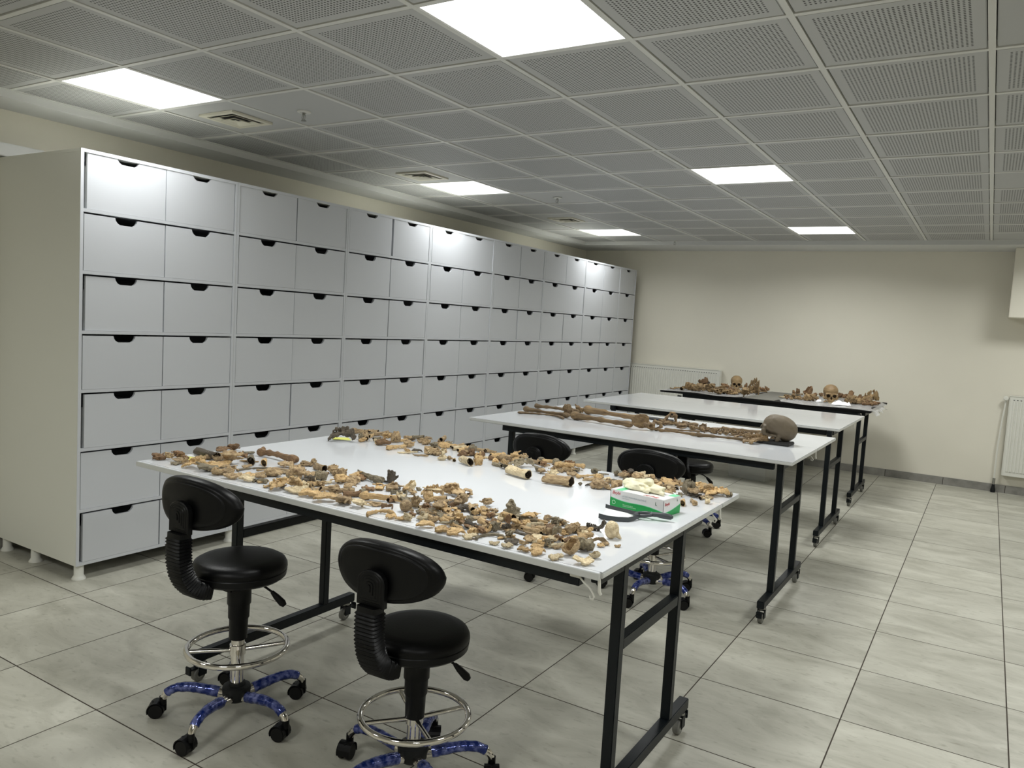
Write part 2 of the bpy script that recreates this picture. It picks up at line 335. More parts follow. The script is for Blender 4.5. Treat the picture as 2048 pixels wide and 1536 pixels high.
# box on far wall, box on left wall
tag(MB().mt('wall').box(.125, 1.25, 9.72, YF - .001, 1.93, ZS - .001, .004).obj('wall_cabinet_housing'), 'cream boxed-in housing hanging high on the far wall', 'housing')
tag(MB().mt('soffit').box(XL + .001, XL + .09, 1.2, 2.56, 2.376, 2.452, .004).obj('trunking_box'), 'white trunking high on the wall behind the drawer cabinets', 'trunking')

# radiators
def radiator(x0, x1, z0, z1, lab, valve):
    t = thing('radiator', lab, 'radiator', (x0, YF - .012, z0)); W = x1 - x0; H = z1 - z0
    mb = MB().mt('rad').box(0, W, -.075, -.06, 0, H, .003); mb.box(0, W, -.022, -.008, 0, H, .003); mb.obj('panel', t)
    n = int(W / .0335); pr = []
    yb, yf = -.0752, -.0835; vs = []; fs = []
    for i in range(n):
        a = .03 + i * (W - .06) / n; d = (W - .06) / n
        for x, y in ((a, yb), (a + d * .22, yf), (a + d * .62, yf), (a + d * .84, yb)): pr.append((x, y))
    for x, y in pr: vs += [(x, y, .05), (x, y, H - .06)]
    for i in range(len(pr) - 1): fs.append((2 * i, 2 * i + 2, 2 * i + 3, 2 * i + 1))
    tag(MB().mt('rad').add(vs, fs).obj('ribbing', t), kind='stuff')
    m = MB().mt('black')
    for i in range(n): a = .03 + i * (W - .06) / n; m.box(a + .004, a + .018, -.0765, -.074, H - .045, H - .038)
    tag(m.obj('slot_row', t), kind='stuff')
    MB().mt('rad').box(-.003, W + .003, -.08, -.004, H - .004, H + .004, .002).obj('top_grille', t)
    MB().mt('rad').box(-.004, 0, -.08, -.004, 0.01, H).box(W, W + .004, -.08, -.004, 0.01, H).obj('side_cover', t)
    MB().mt('steel').box(.2, .23, -.012, .012, .1, H - .1).box(W - .23, W - .2, -.012, .012, .1, H - .1).obj('wall_hanger', t)
    return t
radiator(-4.28, -2.985, .20, 1.095, 'long white ribbed radiator behind the end of the drawer cabinets', 0)
rr = radiator(.225, 1.65, .204, 1.085, 'white ribbed radiator on the far wall beside the bare pipe', 1)
pp = thing('heating_pipe', 'thin white heating pipe with round valve beside the aisle radiator', 'pipe', (.16, YF - .05, 0))
MB().mt('rad').tube([(0, 0, .13), (0, -.005, .5), (.015, -.006, .8), (.03, 0, 1.0), (.03, 0, 1.05)], .009, 8).obj('riser', pp, 40)
MB().mt('steel').cyl((0, 0, .10), (0, 0, .16), .014).cyl((0, 0, 0), (0, 0, .10), .010).obj('union_nut', pp, 40)
MB().mt('hub').lathe([(.022, 0.001), (.024, .03), (.017, .055), (.012, .09)], n=14).obj('floor_collar', pp, 40)
MB().mt('rad').lathe([(.02, 0), (.026, .01), (.026, .035), (.018, .042)], (.03, -.0, 1.055), 16, (0, -1, 0)).obj('valve_knob', pp, 40)
MB().mt('steel').cyl((.03, 0, 1.055), (.062, 0, 1.055), .008).obj('valve_arm', pp, 40)
# ------------------------------------------------------------------ drawer cabinets
CX = -4.20; CB = -5.085
ZR = [.085, .386, .730, 1.056, 1.380, 1.705, 2.037, 2.370]; TH = .018
def notch(w, h, c, wd=.132, dp=.036):
    pts = [(-w / 2, 0), (w / 2, 0), (w / 2, h)]
    pts += [(c + wd / 2, h)] + [(c + wd / 2 * math.cos(a) * (1 if abs(math.cos(a)) > .3 else 1), h - dp * min(1, 1.25 * math.sin(a))) for a in [PI * k / 10 for k in range(1, 10)]] + [(c - wd / 2, h), (-w / 2, h)]
    return pts
def drawer_mesh(w, h):
    # front panel (in local y-z), then open box with lower sides; local origin at bottom centre of front face, x into the room
    mb = MB().mt('lam'); P = notch(w, h, 0); n = len(P)
    vs = [(0, y, z) for y, z in P] + [(-.016, y, z) for y, z in P]
    # triangulate the notched face as a fan of quads: columns from bottom to outline
    top = P[2:]; fs = []
    base = [(y, 0.0) for y, z in top]; k = len(top)
    vs = [(0, y, z) for y, z in top] + [(0, y, 0) for y, z in base] + [(-.016, y, z) for y, z in top] + [(-.016, y, 0) for y, z in base]
    for i in range(k - 1):
        fs += [(i, i + 1, k + i + 1, k + i), (2 * k + i, 3 * k + i, 3 * k + i + 1, 2 * k + i + 1), (i, 2 * k + i, 2 * k + i + 1, i + 1), (k + i, k + i + 1, 3 * k + i + 1, 3 * k + i)]
    fs += [(0, k, 3 * k, 2 * k), (k - 1, 3 * k - 1, 4 * k - 1, 2 * k - 1)]
    mb.add(vs, fs)
    hs = h - .075; D = .80
    mb.box(-D, -.016, -w / 2 + .006, -w / 2 + .020, 0, hs).box(-D, -.016, w / 2 - .020, w / 2 - .006, 0, hs).box(-D, -.016, -w / 2 + .02, w / 2 - .02, 0, .006).box(-D, -D + .014, -w / 2 + .02, w / 2 - .02, 0, hs)
    return mb.mesh('drawer')
clab = ['first drawer cabinet with its wide bare side panel facing out', 'second drawer cabinet from the bare side panel', 'third drawer cabinet from the bare side panel', 'fourth drawer cabinet from the bare side panel',
        'fifth drawer cabinet from the bare side panel', 'sixth drawer cabinet from the bare side panel, wide plain top fronts', 'seventh drawer cabinet, brightest lit top drawers near the corner', 'narrow half-width drawer cabinet at the far end of the drawer wall']
rnd = random.Random(11); DM = {}
ye = [2.33 + 1.01 * k for k in range(8)] + [9.92]
leg = MB().mt('plasticw').lathe([(.037, 0), (.037, .004), (.030, .016), (.0255, .022), (.0255, .085)], n=20).mesh('foot', 40)
for k in range(8):
    y0, y1 = ye[k], ye[k + 1]; W = y1 - y0
    t = thing('drawer_cabinet', clab[k], 'cabinet', (CX, y0, 0), 0, 'white drawer cabinets along the wall')
    mb = MB().mt('lamside').box(CB - CX, -.001, .0005, TH, ZR[0], ZR[7] - TH, .0008); mb.mt('lam').box(-.0012, 0, .0005, TH, ZR[0], ZR[7] - TH); mb.obj('side_panel', t)
    mb = MB().mt('lam').box(CB - CX, 0, W - TH, W - .0005, ZR[0], ZR[7] - TH, .0008); mb.obj('side_panel', t)
    MB().mt('lamside').box(CB - CX, -.001, 0.0005, W - .0005, ZR[7] - TH, ZR[7], .0008).mt('lam').box(-.0012, .0003, 0.0005, W - .0005, ZR[7] - TH, ZR[7]).obj('top_panel', t)
    MB().mt('lam').box(CB - CX, 0, TH, W - TH, ZR[0], ZR[0] + TH).obj('bottom_panel', t)
    MB().mt('lam').box(CB - CX, CB - CX + .006, TH, W - TH, ZR[0] + TH, ZR[7] - TH).obj('back_panel', t)
    for z in ZR[1:7]: MB().mt('lam').box(CB - CX + .006, -.0008, TH, W - TH, z, z + TH).obj('shelf', t)
    for fx in (-.04, -.50, -.83):
        link('foot', leg, t, (fx, .04, 0))
        if k == 7: link('foot', leg, t, (fx, W - .04, 0))
    nd = 2 if k < 7 else 1; cell = (W - 2 * TH) / nd
    for rix in range(7):
        zb = ZR[rix] + TH + .001; h = (ZR[rix + 1] - zb) - .0095
        if rix == 0: h -= 0
        for d in range(nd):
            wide = (k == 0 and d == 0 and rix in (0, 2, 4, 6)) or (k == 2 and rix == 6 and d == 1)
            wd = round(cell - (.0225 if wide else .0075), 4); key = (wd, round(h, 3))
            if key not in DM: DM[key] = drawer_mesh(wd, h)
            tight = rix == 6 and k in (5, 6)
            sh = rnd.choice((-.002, 0, 0, .002)) if not tight else 0
            if wide: sh = .0085
            elif d == 0 and k == 0: sh = .002
            dx = rnd.uniform(-.006, -.0005)
            o = link('drawer', DM[key], t, (dx, TH + cell * (d + .5) + sh, zb)); o.rotation_euler = (0, 0, rnd.uniform(-.006, .006) if not tight else 0)
# ------------------------------------------------------------------ tables
def table(x0, x1, y0, seams, y1, lx, fy0, fy1, lab, front_strip=False, black=False, z=.9):
    t = thing('work_table', lab, 'table', ((x0 + x1) / 2, y0, 0), 0, 'wheeled laboratory tables')
    ox, oy = (x0 + x1) / 2, y0
    tm, em = ('blacktop', 'blacktop') if black else ('top', 'topedge')
    ys_ = [y0] + seams + [y1]
    for i in range(len(ys_) - 1):
        a, b = ys_[i] - oy + (.0012 if i else 0), ys_[i + 1] - oy - (.0012 if i < len(ys_) - 2 else 0)
        xr = x1 - ox - (.006 if (front_strip and i == 0) else 0)
        nm = 'tabletop' if (b - a) > .6 else ('front_leaf' if i == 0 else 'rear_leaf')
        mb = MB().mt(em).box(x0 - ox, xr, a, b, z - .021, z - .0012, .0035 if b - a > .03 else .001)
        mb.mt(tm).box(x0 - ox + .002, xr - .002, a + (.002 if i == 0 else 0), b - (.002 if i == len(ys_) - 2 else 0), z - .002, z, .0006)
        mb.obj(nm, t, 30)
    w2 = .018
    for sx, X in ((-1, lx[0] - ox), (1, lx[1] - ox)):
        for Y in (fy0 + .215 - oy, fy1 - .205 - oy):
            MB().mt('frame').box(X - w2, X + w2, Y - w2, Y + w2, .129, z - .021, .0025).obj('leg', t)
        MB().mt('frame').box(X - .02, X + .02, fy0 - oy, fy1 - oy, .088, .130, .003).obj('foot_rail', t)
        MB().mt('frame').box(X - w2 + .001, X + w2 - .001, fy0 + .215 + w2 - oy, fy1 - .205 - w2 - oy, .575, .613, .0025).obj('side_rung', t)
        MB().mt('frame').box(X - w2 + .001, X + w2 - .001, fy0 + .03 - oy if fy0 + .03 > y0 + .07 else .07, min(fy1, y1 - .05) - oy, z - .06, z - .0215, .002).obj('top_beam', t)
        for q, Y in enumerate((fy0 + .045 - oy, fy1 - .045 - oy)):
            c = MB().mt('steel').cyl((X, Y, .088), (X, Y, .078), .022, 14); c.mt('frame')
            c.box(X - .020, X - .016, Y - .02, Y + .018, .026, .080, .001).box(X + .016, X + .020, Y - .02, Y + .018, .026, .080, .001).box(X - .02, X + .02, Y - .02, Y + .018, .072, .079, .001)
            co_ = c.obj('caster', t, 40)
            MB().mt('greywheel').lathe([(.004, -.013), (.026, -.013), (.03, -.009), (.03, .009), (.026, .013), (.004, .013)], (X, Y - .01, .0302), 22, (1, 0, 0)).obj('wheel', co_, 40)
            MB().mt('steel').cyl((X - .0135, Y - .01, .0302), (X + .0135, Y - .01, .0302), .016, 16).obj('wheel_hub', co_, 40)
            s_ = 1 if q else -1
            MB().mt('frame').box(X - .014, X + .014, Y + s_ * .02, Y + s_ * .062, .058, .064, .002).box(X - .016, X + .016, Y + s_ * .054, Y + s_ * .062, .04, .075, .002).obj('brake_pedal', co_)
    ya = max(.03, .025)
    MB().mt('frame').box(lx[0] - ox - .05, lx[1] - ox - .03, ya, ya + .035, z - .062, z - .0215, .002).obj('front_apron', t)
    MB().mt('frame').box(lx[0] - ox - .05, lx[1] - ox - .03, fy1 - .205 - oy - .016, fy1 - .205 - oy + .016, z - .06, z - .0215, .002).obj('rear_apron', t)
    for ys0 in seams:
        Y = ys0 - oy
        for xe, sg in ((x1 - ox, 1), (x0 - ox, -1)):
            if sg < 0: continue
            mb = MB().mt('bracket' if not black else 'steel'); X = xe - sg * .012
            mb.tube([(X, Y + .004, z - .02), (X + sg * .002, Y + .006, z - .06), (X + sg * .005, Y + .010, z - .068)], .005, 8)
            mb.tube([(X - sg * .07, Y + .002, z - .022), (X - sg * .05, Y + .01, z - .045), (X - sg * .028, Y + .004, z - .055), (X - sg * .014, Y + .0, z - .068), (X - sg * .010, Y, z - .076), (X - sg * .014, Y, z - .084), (X - sg * .022, Y, z - .082), (X - sg * .023, Y, z - .075)], .003, 6)
            mb.cyl((X - sg * .09, Y + .006, z - .026), (X - sg * .06, Y + .006, z - .026), .009, 10)
            mb.obj('hinge_bracket', t, 40)
    return t
table(-3.045, -.866, 1.94, [1.957, 3.10], 3.345, (-2.71, -.914), 1.99, 2.945, 'white table in front, covered with loose bones and a glove box', True)
table(-3.05, -.870, 4.42, [5.147], 5.82, (-2.74, -.947), 4.285, 5.255, 'second white table, with one laid-out brown skeleton and a dark skull')
table(-3.15, -.935, 6.40, [7.203], 7.78, (-2.84, -1.005), 6.18, 7.16, 'bare white table, third in the row, with nothing on it')
table(-3.17, -.958, 8.40, [9.2], 9.84, (-2.86, -1.03), 7.97, 8.93, 'black-topped table at the far wall holding two golden skeleton heaps', black=True)

# ------------------------------------------------------------------ stools
def rrect(w_, d_, r_, n=4):
    pts = []
    for cx, cy, a0 in ((w_ / 2 - r_, d_ / 2 - r_, 0), (-w_ / 2 + r_, d_ / 2 - r_, 90), (-w_ / 2 + r_, -d_ / 2 + r_, 180), (w_ / 2 - r_, -d_ / 2 + r_, 270)):
        for k in range(n + 1): a = math.radians(a0 + 90 * k / n); pts.append((cx + r_ * math.cos(a), cy + r_ * math.sin(a)))
    return pts
def stool(x, y, hs, ring, a0, rz, lab, cover=.325, trail=30.0):
    t = thing('drafting_stool', lab, 'stool', (x, y, 0), rz, 'black drafting stools')
    MB().mt('leather').lathe([(0.001, hs), (.06, hs - .0005), (.12, hs - .003), (.150, hs - .008), (.166, hs - .017), (.173, hs - .030), (.174, hs - .042), (.171, hs - .048)], n=48).obj('seat', t, 60)
    MB().mt('bplastic').lathe([(.171, hs - .048), (.173, hs - .051), (.170, hs - .072), (.158, hs - .082), (.05, hs - .088), (.001, hs - .088)], n=48).obj('seat_pan', t, 40)
    MB().mt('bplastic').box(-.06, .06, -.09, .08, hs - .112, hs - .088, .004).obj('mounting_plate', t)
    zb = hs - cover
    MB().mt('bplastic').lathe([(.028, hs - .105), (.040, hs - .115), (.044, hs - .14), (.044, hs - .185), (.040, hs - .19), (.039, zb + .085), (.035, zb + .08), (.033, zb + .002), (.030, zb)], n=28).obj('column_cover', t, 40)
    mb = MB().mt('chrome').cyl((0, 0, .12), (0, 0, zb + .01), .0245, 28); mb.obj('column', t, 40)
    # foot ring
    rg = MB().mt('chrome').tube([(.183 * math.cos(2 * PI * k / 48), .183 * math.sin(2 * PI * k / 48), ring) for k in range(48)], .0115, 12, True).obj('foot_ring', t, 60)
    for k in range(4):
        a = math.radians(35 + 90 * k) + .3
        MB().mt('chrome').tube([(.024 * math.cos(a), .024 * math.sin(a), ring - .012), (.178 * math.cos(a), .178 * math.sin(a), ring - .003)], .0085, 8).obj('spoke', rg, 60)
    MB().mt('chrome').lathe([(.0255, ring - .03), (.030, ring - .028), (.030, ring + .010), (.0255, ring + .012)], n=24).obj('ring_collar', rg, 40)
    MB().mt('hub').lathe([(.02, .072), (.040, .076), (.050, .088), (.053, .118), (.051, .130), (.044, .134), (.032, .135), (.030, .146), (.02, .146)], n=30).obj('hub', t, 35)
    for k in range(5):
        a = math.radians(a0 + 72 * k); ca, sa = math.cos(a), math.sin(a)
        pr = [(.045, .098), (.09, .107), (.14, .116), (.18, .120), (.220, .117), (.248, .105), (.266, .088), (.274, .070)]
        P = [(r * ca, r * sa, z) for r, z in pr]
        lg = MB().mt('chrome').tube(P, .0155, 12, rr=[.019, .0185, .017, .016, .015, .0145, .0135, .0125]).obj('leg', t, 60)
        rj = random.Random(int(hs * 1000) + k); e0 = .065 if k != 1 else .10; e1 = .258 + rj.uniform(-.012, .006)
        Q = []; RR = []
        for j in range(22):
            s_ = e0 + (e1 - e0) * j / 21; 
            for q in range(len(pr) - 1):
                if pr[q][0] <= s_ <= pr[q + 1][0]:
                    f = (s_ - pr[q][0]) / (pr[q + 1][0] - pr[q][0]); zz = pr[q][1] * (1 - f) + pr[q + 1][1] * f; break
            Q.append((s_ * ca, s_ * sa, zz)); RR.append(.0205 - .004 * j / 21 + rj.uniform(-.0008, .0016))
        MB().mt('wrap').tube(Q, .02, 12, rr=RR).obj('plastic_wrap', lg, 60)
        # caster, swivelled
        sw = math.radians(trail) + rj.uniform(-.35, .35) - rz; cs, sn = math.cos(sw), math.sin(sw)
        ox, oy = .274 * ca, .274 * sa
        mx = Matrix.Translation((ox, oy, 0)) @ Matrix.Rotation(sw, 4, 'Z')
        c = MB().mt('bplastic').cyl((0, 0, .045), (0, 0, .072), .012, 12); c.box(-.036, .012, -.006, .006, .02, .055, .003)
        n0 = len(c.v); arc = [(-.020 + .028 * math.cos(q), .028 + .028 * math.sin(q)) for q in [math.radians(v) for v in range(-20, 201, 20)]]
        for i in range(len(arc) - 1):
            (xa, za), (xb, zb2) = arc[i], arc[i + 1]
            c.add([(xa, -.023, za), (xb, -.023, zb2), (xb, .023, zb2), (xa, .023, za), (xa * .93, -.023, za * .95 + .001), (xb * .93, -.023, zb2 * .95 + .001), (xb * .93, .023, zb2 * .95 + .001), (xa * .93, .023, za * .95 + .001)],
                  [(0, 1, 2, 3), (7, 6, 5, 4), (0, 4, 5, 1), (3, 2, 6, 7)])
        c.xf(mx); c.xf(Matrix.Translation((ox, oy, 0)) @ Matrix.Scale(1.12, 4) @ Matrix.Translation((-ox, -oy, 0))); cc = c.obj('caster', t, 40)
        for s_ in (-1, 1):
            MB().mt('rubber').lathe([(.003, 0), (.019, .0), (.0245, .003), (.0255, .007), (.0255, .012), (.023, .016), (.003, .0165)], (-.020, s_ * .005, .0256), 20, (0, s_, 0)).xf(Matrix.Translation((ox, oy, 0)) @ Matrix.Scale(1.12, 4) @ Matrix.Translation((-ox, -oy, 0)) @ mx).obj('wheel', cc, 40)
    # lever
    MB().mt('bplastic').tube([(.05, .02, hs - .10), (.09, .04, hs - .112), (.118, .055, hs - .132)], .0045, 8).tube([(.115, .054, hs - .130), (.130, .063, hs - .148), (.150, .076, hs - .172), (.158, .081, hs - .182)], .01, 10, rr=[.007, .012, .0145, .009]).obj('lever', t, 60)
    # backrest pad
    zc = hs + .243; yc = -.226; n = 44; rings = []
    for d, s_ in ((-.030, .80), (-.0285, .90), (-.024, .955), (-.014, .985), (-.0, 1.0), (.012, .985), (.022, .93), (.028, .80), (.031, .5), (.032, .12)):
        rg_ = []
        for i in range(n):
            a = 2 * PI * i / n; ex = 2 / 2.35
            cx_ = math.copysign(abs(math.cos(a)) ** ex, math.cos(a)) * .203 * s_; cz_ = math.copysign(abs(math.sin(a)) ** ex, math.sin(a)) * .092 * s_
            cz_ += -.012 * (cx_ / .203) ** 2 * (1 if cz_ > 0 else -.2)
            rg_.append((cx_, yc + d + 1.35 * cx_ * cx_, zc + cz_))
        rings.append(rg_)
    MB().mt('leather').loft(rings).obj('backrest', t, 60)
    rings = []
    for d, s_ in ((-.0345, .70), (-.034, .80), (-.031, .835), (-.0285, .84)):
        rings.append([(math.copysign(abs(math.cos(2 * PI * i / n)) ** .85, math.cos(2 * PI * i / n)) * .203 * s_, yc + d + 1.35 * (math.copysign(abs(math.cos(2 * PI * i / n)) ** .85, math.cos(2 * PI * i / n)) * .203 * s_) ** 2, zc + math.copysign(abs(math.sin(2 * PI * i / n)) ** .85, math.sin(2 * PI * i / n)) * .092 * s_) for i in range(n)])
    MB().mt('bplastic').loft(rings).obj('back_shell', t, 60)
    # ribbed arch plate
    mb = MB().mt('bplastic'); yp = yc - .033; zp = hs + .200
    for k in range(6):
        w_ = .052 - k * .0088; hh = .056 - k * .0088; zc_ = zp + (.004 if k else 0)
        out = [(-w_, zc_ - hh), (w_, zc_ - hh), (w_, zc_ + hh * .35)] + [(w_ * math.cos(a), zc_ + hh * .35 + hh * .65 * math.sin(a)) for a in [PI * j / 8 for j in range(1, 8)]] + [(-w_, zc_ + hh * .35)]
        dd = -.016 - k * .0022
        m_ = len(out); vs = [(a, yp + .004, b) for a, b in out] + [(a, yp + dd + .003, b) for a, b in out] + [(a * .93, yp + dd, zc_ + (b - zc_) * .94) for a, b in out]
        mb.add(vs, [tuple(range(2 * m_, 3 * m_))] + [(i, (i + 1) % m_, m_ + (i + 1) % m_, m_ + i) for i in range(m_)] + [(m_ + i, m_ + (i + 1) % m_, 2 * m_ + (i + 1) % m_, 2 * m_ + i) for i in range(m_)])
    mb.obj('back_bracket', t, 25)
    # bellows
    path = [(-.268, hs + .145), (-.270, hs + .09), (-.267, hs + .04), (-.257, hs - .005), (-.238, hs - .042), (-.212, hs - .070), (-.183, hs - .086), (-.155, hs - .092)]
    P = []; 
    for i in range(len(path) - 1):
        for f in (0, .25, .5, .75): P.append((path[i][0] * (1 - f) + path[i + 1][0] * f, path[i][1] * (1 - f) + path[i + 1][1] * f))
    P.append(path[-1]); rings = []
    sub = []
    Ltot = 0; acc = [0]
    for i in range(1, len(P)): Ltot += math.hypot(P[i][0] - P[i - 1][0], P[i][1] - P[i - 1][1]); acc.append(Ltot)
    NR = 25; step = Ltot / (NR * 4)
    for k in range(NR * 4 + 1):
        s_ = k * step; i = min(max(j for j in range(len(acc)) if acc[j] <= s_ + 1e-9), len(P) - 2); f = (s_ - acc[i]) / max(acc[i + 1] - acc[i], 1e-9)
        py, pz = P[i][0] * (1 - f) + P[i + 1][0] * f, P[i][1] * (1 - f) + P[i + 1][1] * f
        i2 = min(i + 2, len(P) - 1); i0 = max(i - 1, 0); ty, tz = P[i2][0] - P[i0][0], P[i2][1] - P[i0][1]; l = math.hypot(ty, tz); ty /= l; tz /= l
        sc = (1.0, .93, .88, .93)[k % 4] if k > 6 else .86
        rings.append([(a * sc, py + b * sc * tz, pz - b * sc * ty) for a, b in rrect(.088, .060, .012, 2)])
    MB().mt('bplastic').loft(rings).obj('bellows', t, 30)
    return t
stool(-2.345, 1.925, .642, .285, -145, 0.02, 'black drafting stool before the table, nearer the drawer cabinets')
stool(-1.550, 2.018, .553, .236, -108, .06, 'black drafting stool before the table, lower seat, nearer the camera', trail=120)
stool(-1.60, 4.33, .575, .25, -95, .06, 'black drafting stool between first and second tables, behind the glove box', )
stool(-2.31, 4.33, .575, .25, -80, .0, 'black drafting stool between first and second tables, next to the cabinets')
stool(-1.96, 6.02, .555, .25, -35, .06, 'black drafting stool tucked between second and third tables')
# ------------------------------------------------------------------ storage tub
tb = thing('storage_tub', 'translucent plastic storage tub on the floor under the black-topped table', 'tub', (-2.14, 8.72, 0), -.15)
mb = MB().mt('tub')
for a in ((-.21, .21, -.16, -.157), (-.21, .21, .157, .16)): mb.box(*a, .004, .22)
for a in ((-.21, -.207, -.157, .157), (.207, .21, -.157, .157)): mb.box(*a, .004, .22)
mb.box(-.21, .21, -.16, .16, 0.001, .004).obj('tub_body', tb)
MB().mt('tub').box(-.222, .222, -.172, .172, .221, .232, .003).obj('tub_lid', tb)
# ------------------------------------------------------------------ glove box
ZT = .9
def text(s, size, m, parent, mtx, name='printed_lettering', ext=.0002, shear=0.0, sx=1.0):
    cu = bpy.data.curves.new(name, 'FONT'); cu.body = s; cu.size = size; cu.extrude = ext; cu.shear = shear; cu.resolution_u = 3; cu.align_x = 'LEFT'
    tmp = bpy.data.objects.new('tmp_text', cu); COL.objects.link(tmp)
    dg = bpy.context.evaluated_depsgraph_get(); me = bpy.data.meshes.new_from_object(tmp.evaluated_get(dg)); bpy.data.objects.remove(tmp); bpy.data.curves.remove(cu)
    me.transform(mtx @ Matrix.Diagonal((sx, 1, 1, 1))); me.materials.clear(); me.materials.append(M[m]); me.name = name
    return link(name, me, parent)
gw, gd, gh = .232, .128, .066
gb = thing('glove_box', 'green and white carton of latex gloves standing on the first table', 'box', (-1.0705, 2.765, ZT), math.radians(-9))
# local: front face at y=-gd/2, x right
MB().mt('cardw').box(-gw / 2, gw / 2, -gd / 2, gd / 2, 0.0005, gh, .0012).obj('carton', gb)
def wave(x0, x1, f, n=24): return [(x0 + (x1 - x0) * i / n, f(i / n)) for i in range(n + 1)]
def band(pl, y, m, nm, plane='f', th=.0003):
    mb = MB().mt(m); k = len(pl); vs = []
    for u_, z_ in pl:
        vs.append((u_, y, z_) if plane == 'f' else (y, u_, z_))
    for u_, z_ in pl: vs.append((u_, y, .0012) if plane == 'f' else (y, u_, .0012))
    mb.add(vs, [(i, i + 1, k + i + 1, k + i) for i in range(k - 1)]); return mb.obj(nm, gb)
ff = lambda s: gh * (.46 - .10 * math.sin(PI * min(1, s * 1.9)) * (s < .53) + .06 * math.sin(PI * max(0, (s - .45) / .4)) * (s < .85) - .26 * max(0, (s - .62)) ** 1.3 * 1.9)
ff = lambda s: gh * (np.interp(s, [0, .15, .3, .45, .6, .75, .9, 1], [.52, .43, .385, .40, .42, .40, .33, .27]))
band(wave(-gw / 2 + .001, gw / 2 - .0005, ff), -gd / 2 - .0003, 'cardg', 'green_band')
band(wave(-gw / 2 + .001, gw / 2 - .0005, lambda s: ff(s) + .0022), -gd / 2 - .00015, 'cardlg', 'pale_band')
fs = lambda s: gh * np.interp(s, [0, .25, .5, .75, 1], [.22, .24, .30, .40, .52])
band(wave(-gd / 2 + .0005, gd / 2 - .001, fs), gw / 2 + .0003, 'cardg', 'green_band', 's')
band(wave(-gd / 2 + .0005, gd / 2 - .001, lambda s: fs(s) + .0022), gw / 2 + .00015, 'cardlg', 'pale_band', 's')
for z0, z1, x0, x1, y0, y1 in ((gh + .0001, gh + .0004, -gw / 2 + .022, -gw / 2 + .050, -gd / 2 + .002, gd / 2 - .002), (gh + .0001, gh + .0004, gw / 2 - .03, gw / 2 - .002, .02, gd / 2 - .002)):
    MB().mt('cardlg').box(x0, x1, y0, y1, z0, z1).obj('top_stripe', gb)
MF = lambda x, z: Matrix.Translation((x, -gd / 2 - .0006, z)) @ Matrix.Rotation(PI / 2, 4, 'X')
text('Beybi', .0165, 'ired', gb, MF(-gw / 2 + .008, gh - .0165), shear=.25)
text('LATEKS MUAYENE ELDİVENİ', .0078, 'igrey', gb, MF(-gw / 2 + .052, gh - .0215), sx=1.05)
text('Pudrasız / Powder free', .0035, 'igrey', gb, MF(-gw / 2 + .052, gh - .028))
text('L', .017, 'igreen', gb, MF(gw / 2 - .036, gh - .026))
text('Non-sterile disposable use', .0042, 'iwhite', gb, MF(-gw / 2 + .058, .014))
text('LATEX EXAMINATION GLOVES', .0042, 'iwhite', gb, MF(-gw / 2 + .058, .0085))
text('100 Adet', .0048, 'iwhite', gb, MF(gw / 2 - .05, .0105)); text('CE', .0048, 'iwhite', gb, MF(gw / 2 - .05, .0045))
MB().mt('iwhite').tube([(-gw / 2 + .017 + .007 * math.cos(2 * PI * k / 20), -gd / 2 - .0006, .017 + .007 * math.sin(2 * PI * k / 20)) for k in range(20)], .0008, 4, True).obj('round_mark', gb)
MS = lambda y, z: Matrix.Translation((gw / 2 + .0006, y, z)) @ Matrix.Rotation(PI / 2, 4, 'Z') @ Matrix.Rotation(PI / 2, 4, 'X')
text('Beybi', .016, 'ired', gb, MS(-gd / 2 + .008, gh - .024), shear=.25)
text('L', .014, 'igreen', gb, MS(gd / 2 - .030, gh - .017))
text('Beybi', .022, 'ired', gb, Matrix.Translation((gw / 2 - .028, -gd / 2 + .020, gh + .0005)) @ Matrix.Rotation(PI, 4, 'Z'), shear=.25, sx=1.25)
MB().mt('black').box(-gw / 2 - .0004, -gw / 2 + .0008, -gd / 2 - .0004, -gd / 2 + .0008, .004, gh - .004).box(gw / 2 - .0008, gw / 2 + .0004, -gd / 2 - .0004, -gd / 2 + .0008, .004, gh - .004).obj('edge_fold', gb)
# ------------------------------------------------------------------ grey scraper pan
dp = thing('dustpan', 'small grey hand dustpan lying in front of the glove box', 'dustpan', (-1.075, 2.60, ZT), math.radians(17))
def arc_pts(L): return [Vector(p) for p in L]
MB().mt('dust').loft([[(x - .0, y + a, z + b) for a, b in ((-.007, 0), (.007, 0), (.006, .014), (-.006, .016))] for x, y, z in ((-.09, -.075, .004), (-.06, -.082, .0015), (-.02, -.082, .001), (.015, -.07, .001), (.035, -.045, .003), (.05, -.015, .006))]).obj('front_rim', dp, 40)
MB().mt('dust').loft([[(x, y + a, z + b) for a, b in ((-.006, 0), (.006, 0), (.005, .012), (-.005, .014))] for x, y, z in ((-.085, .066, .010), (-.05, .062, .006), (0, .045, .004), (.035, .02, .006), (.05, .008, .006))]).obj('rear_rim', dp, 40)
MB().mt('paper').add([(-.085, -.075, .003), (-.02, -.078, .002), (.02, -.05, .003), (.03, .0, .004), (.0, .04, .005), (-.08, .062, .008), (-.085, -.075, .001), (-.02, -.078, .0005), (.02, -.05, .001), (.03, .0, .001), (.0, .04, .001), (-.08, .062, .002)],
                     [(0, 1, 2, 3, 4, 5), (11, 10, 9, 8, 7, 6)] + [(i, 6 + i, 6 + (i + 1) % 6, (i + 1) % 6) for i in range(6)]).obj('pan_floor', dp)
hp = [(.03, 0, .012), (.045, .017, .016), (.07, .02, .019), (.09, .010, .020), (.09, -.010, .019), (.07, -.018, .016), (.045, -.015, .013)]
MB().mt('dust').tube(hp, .0065, 10, True).obj('handle_loop', dp, 60)
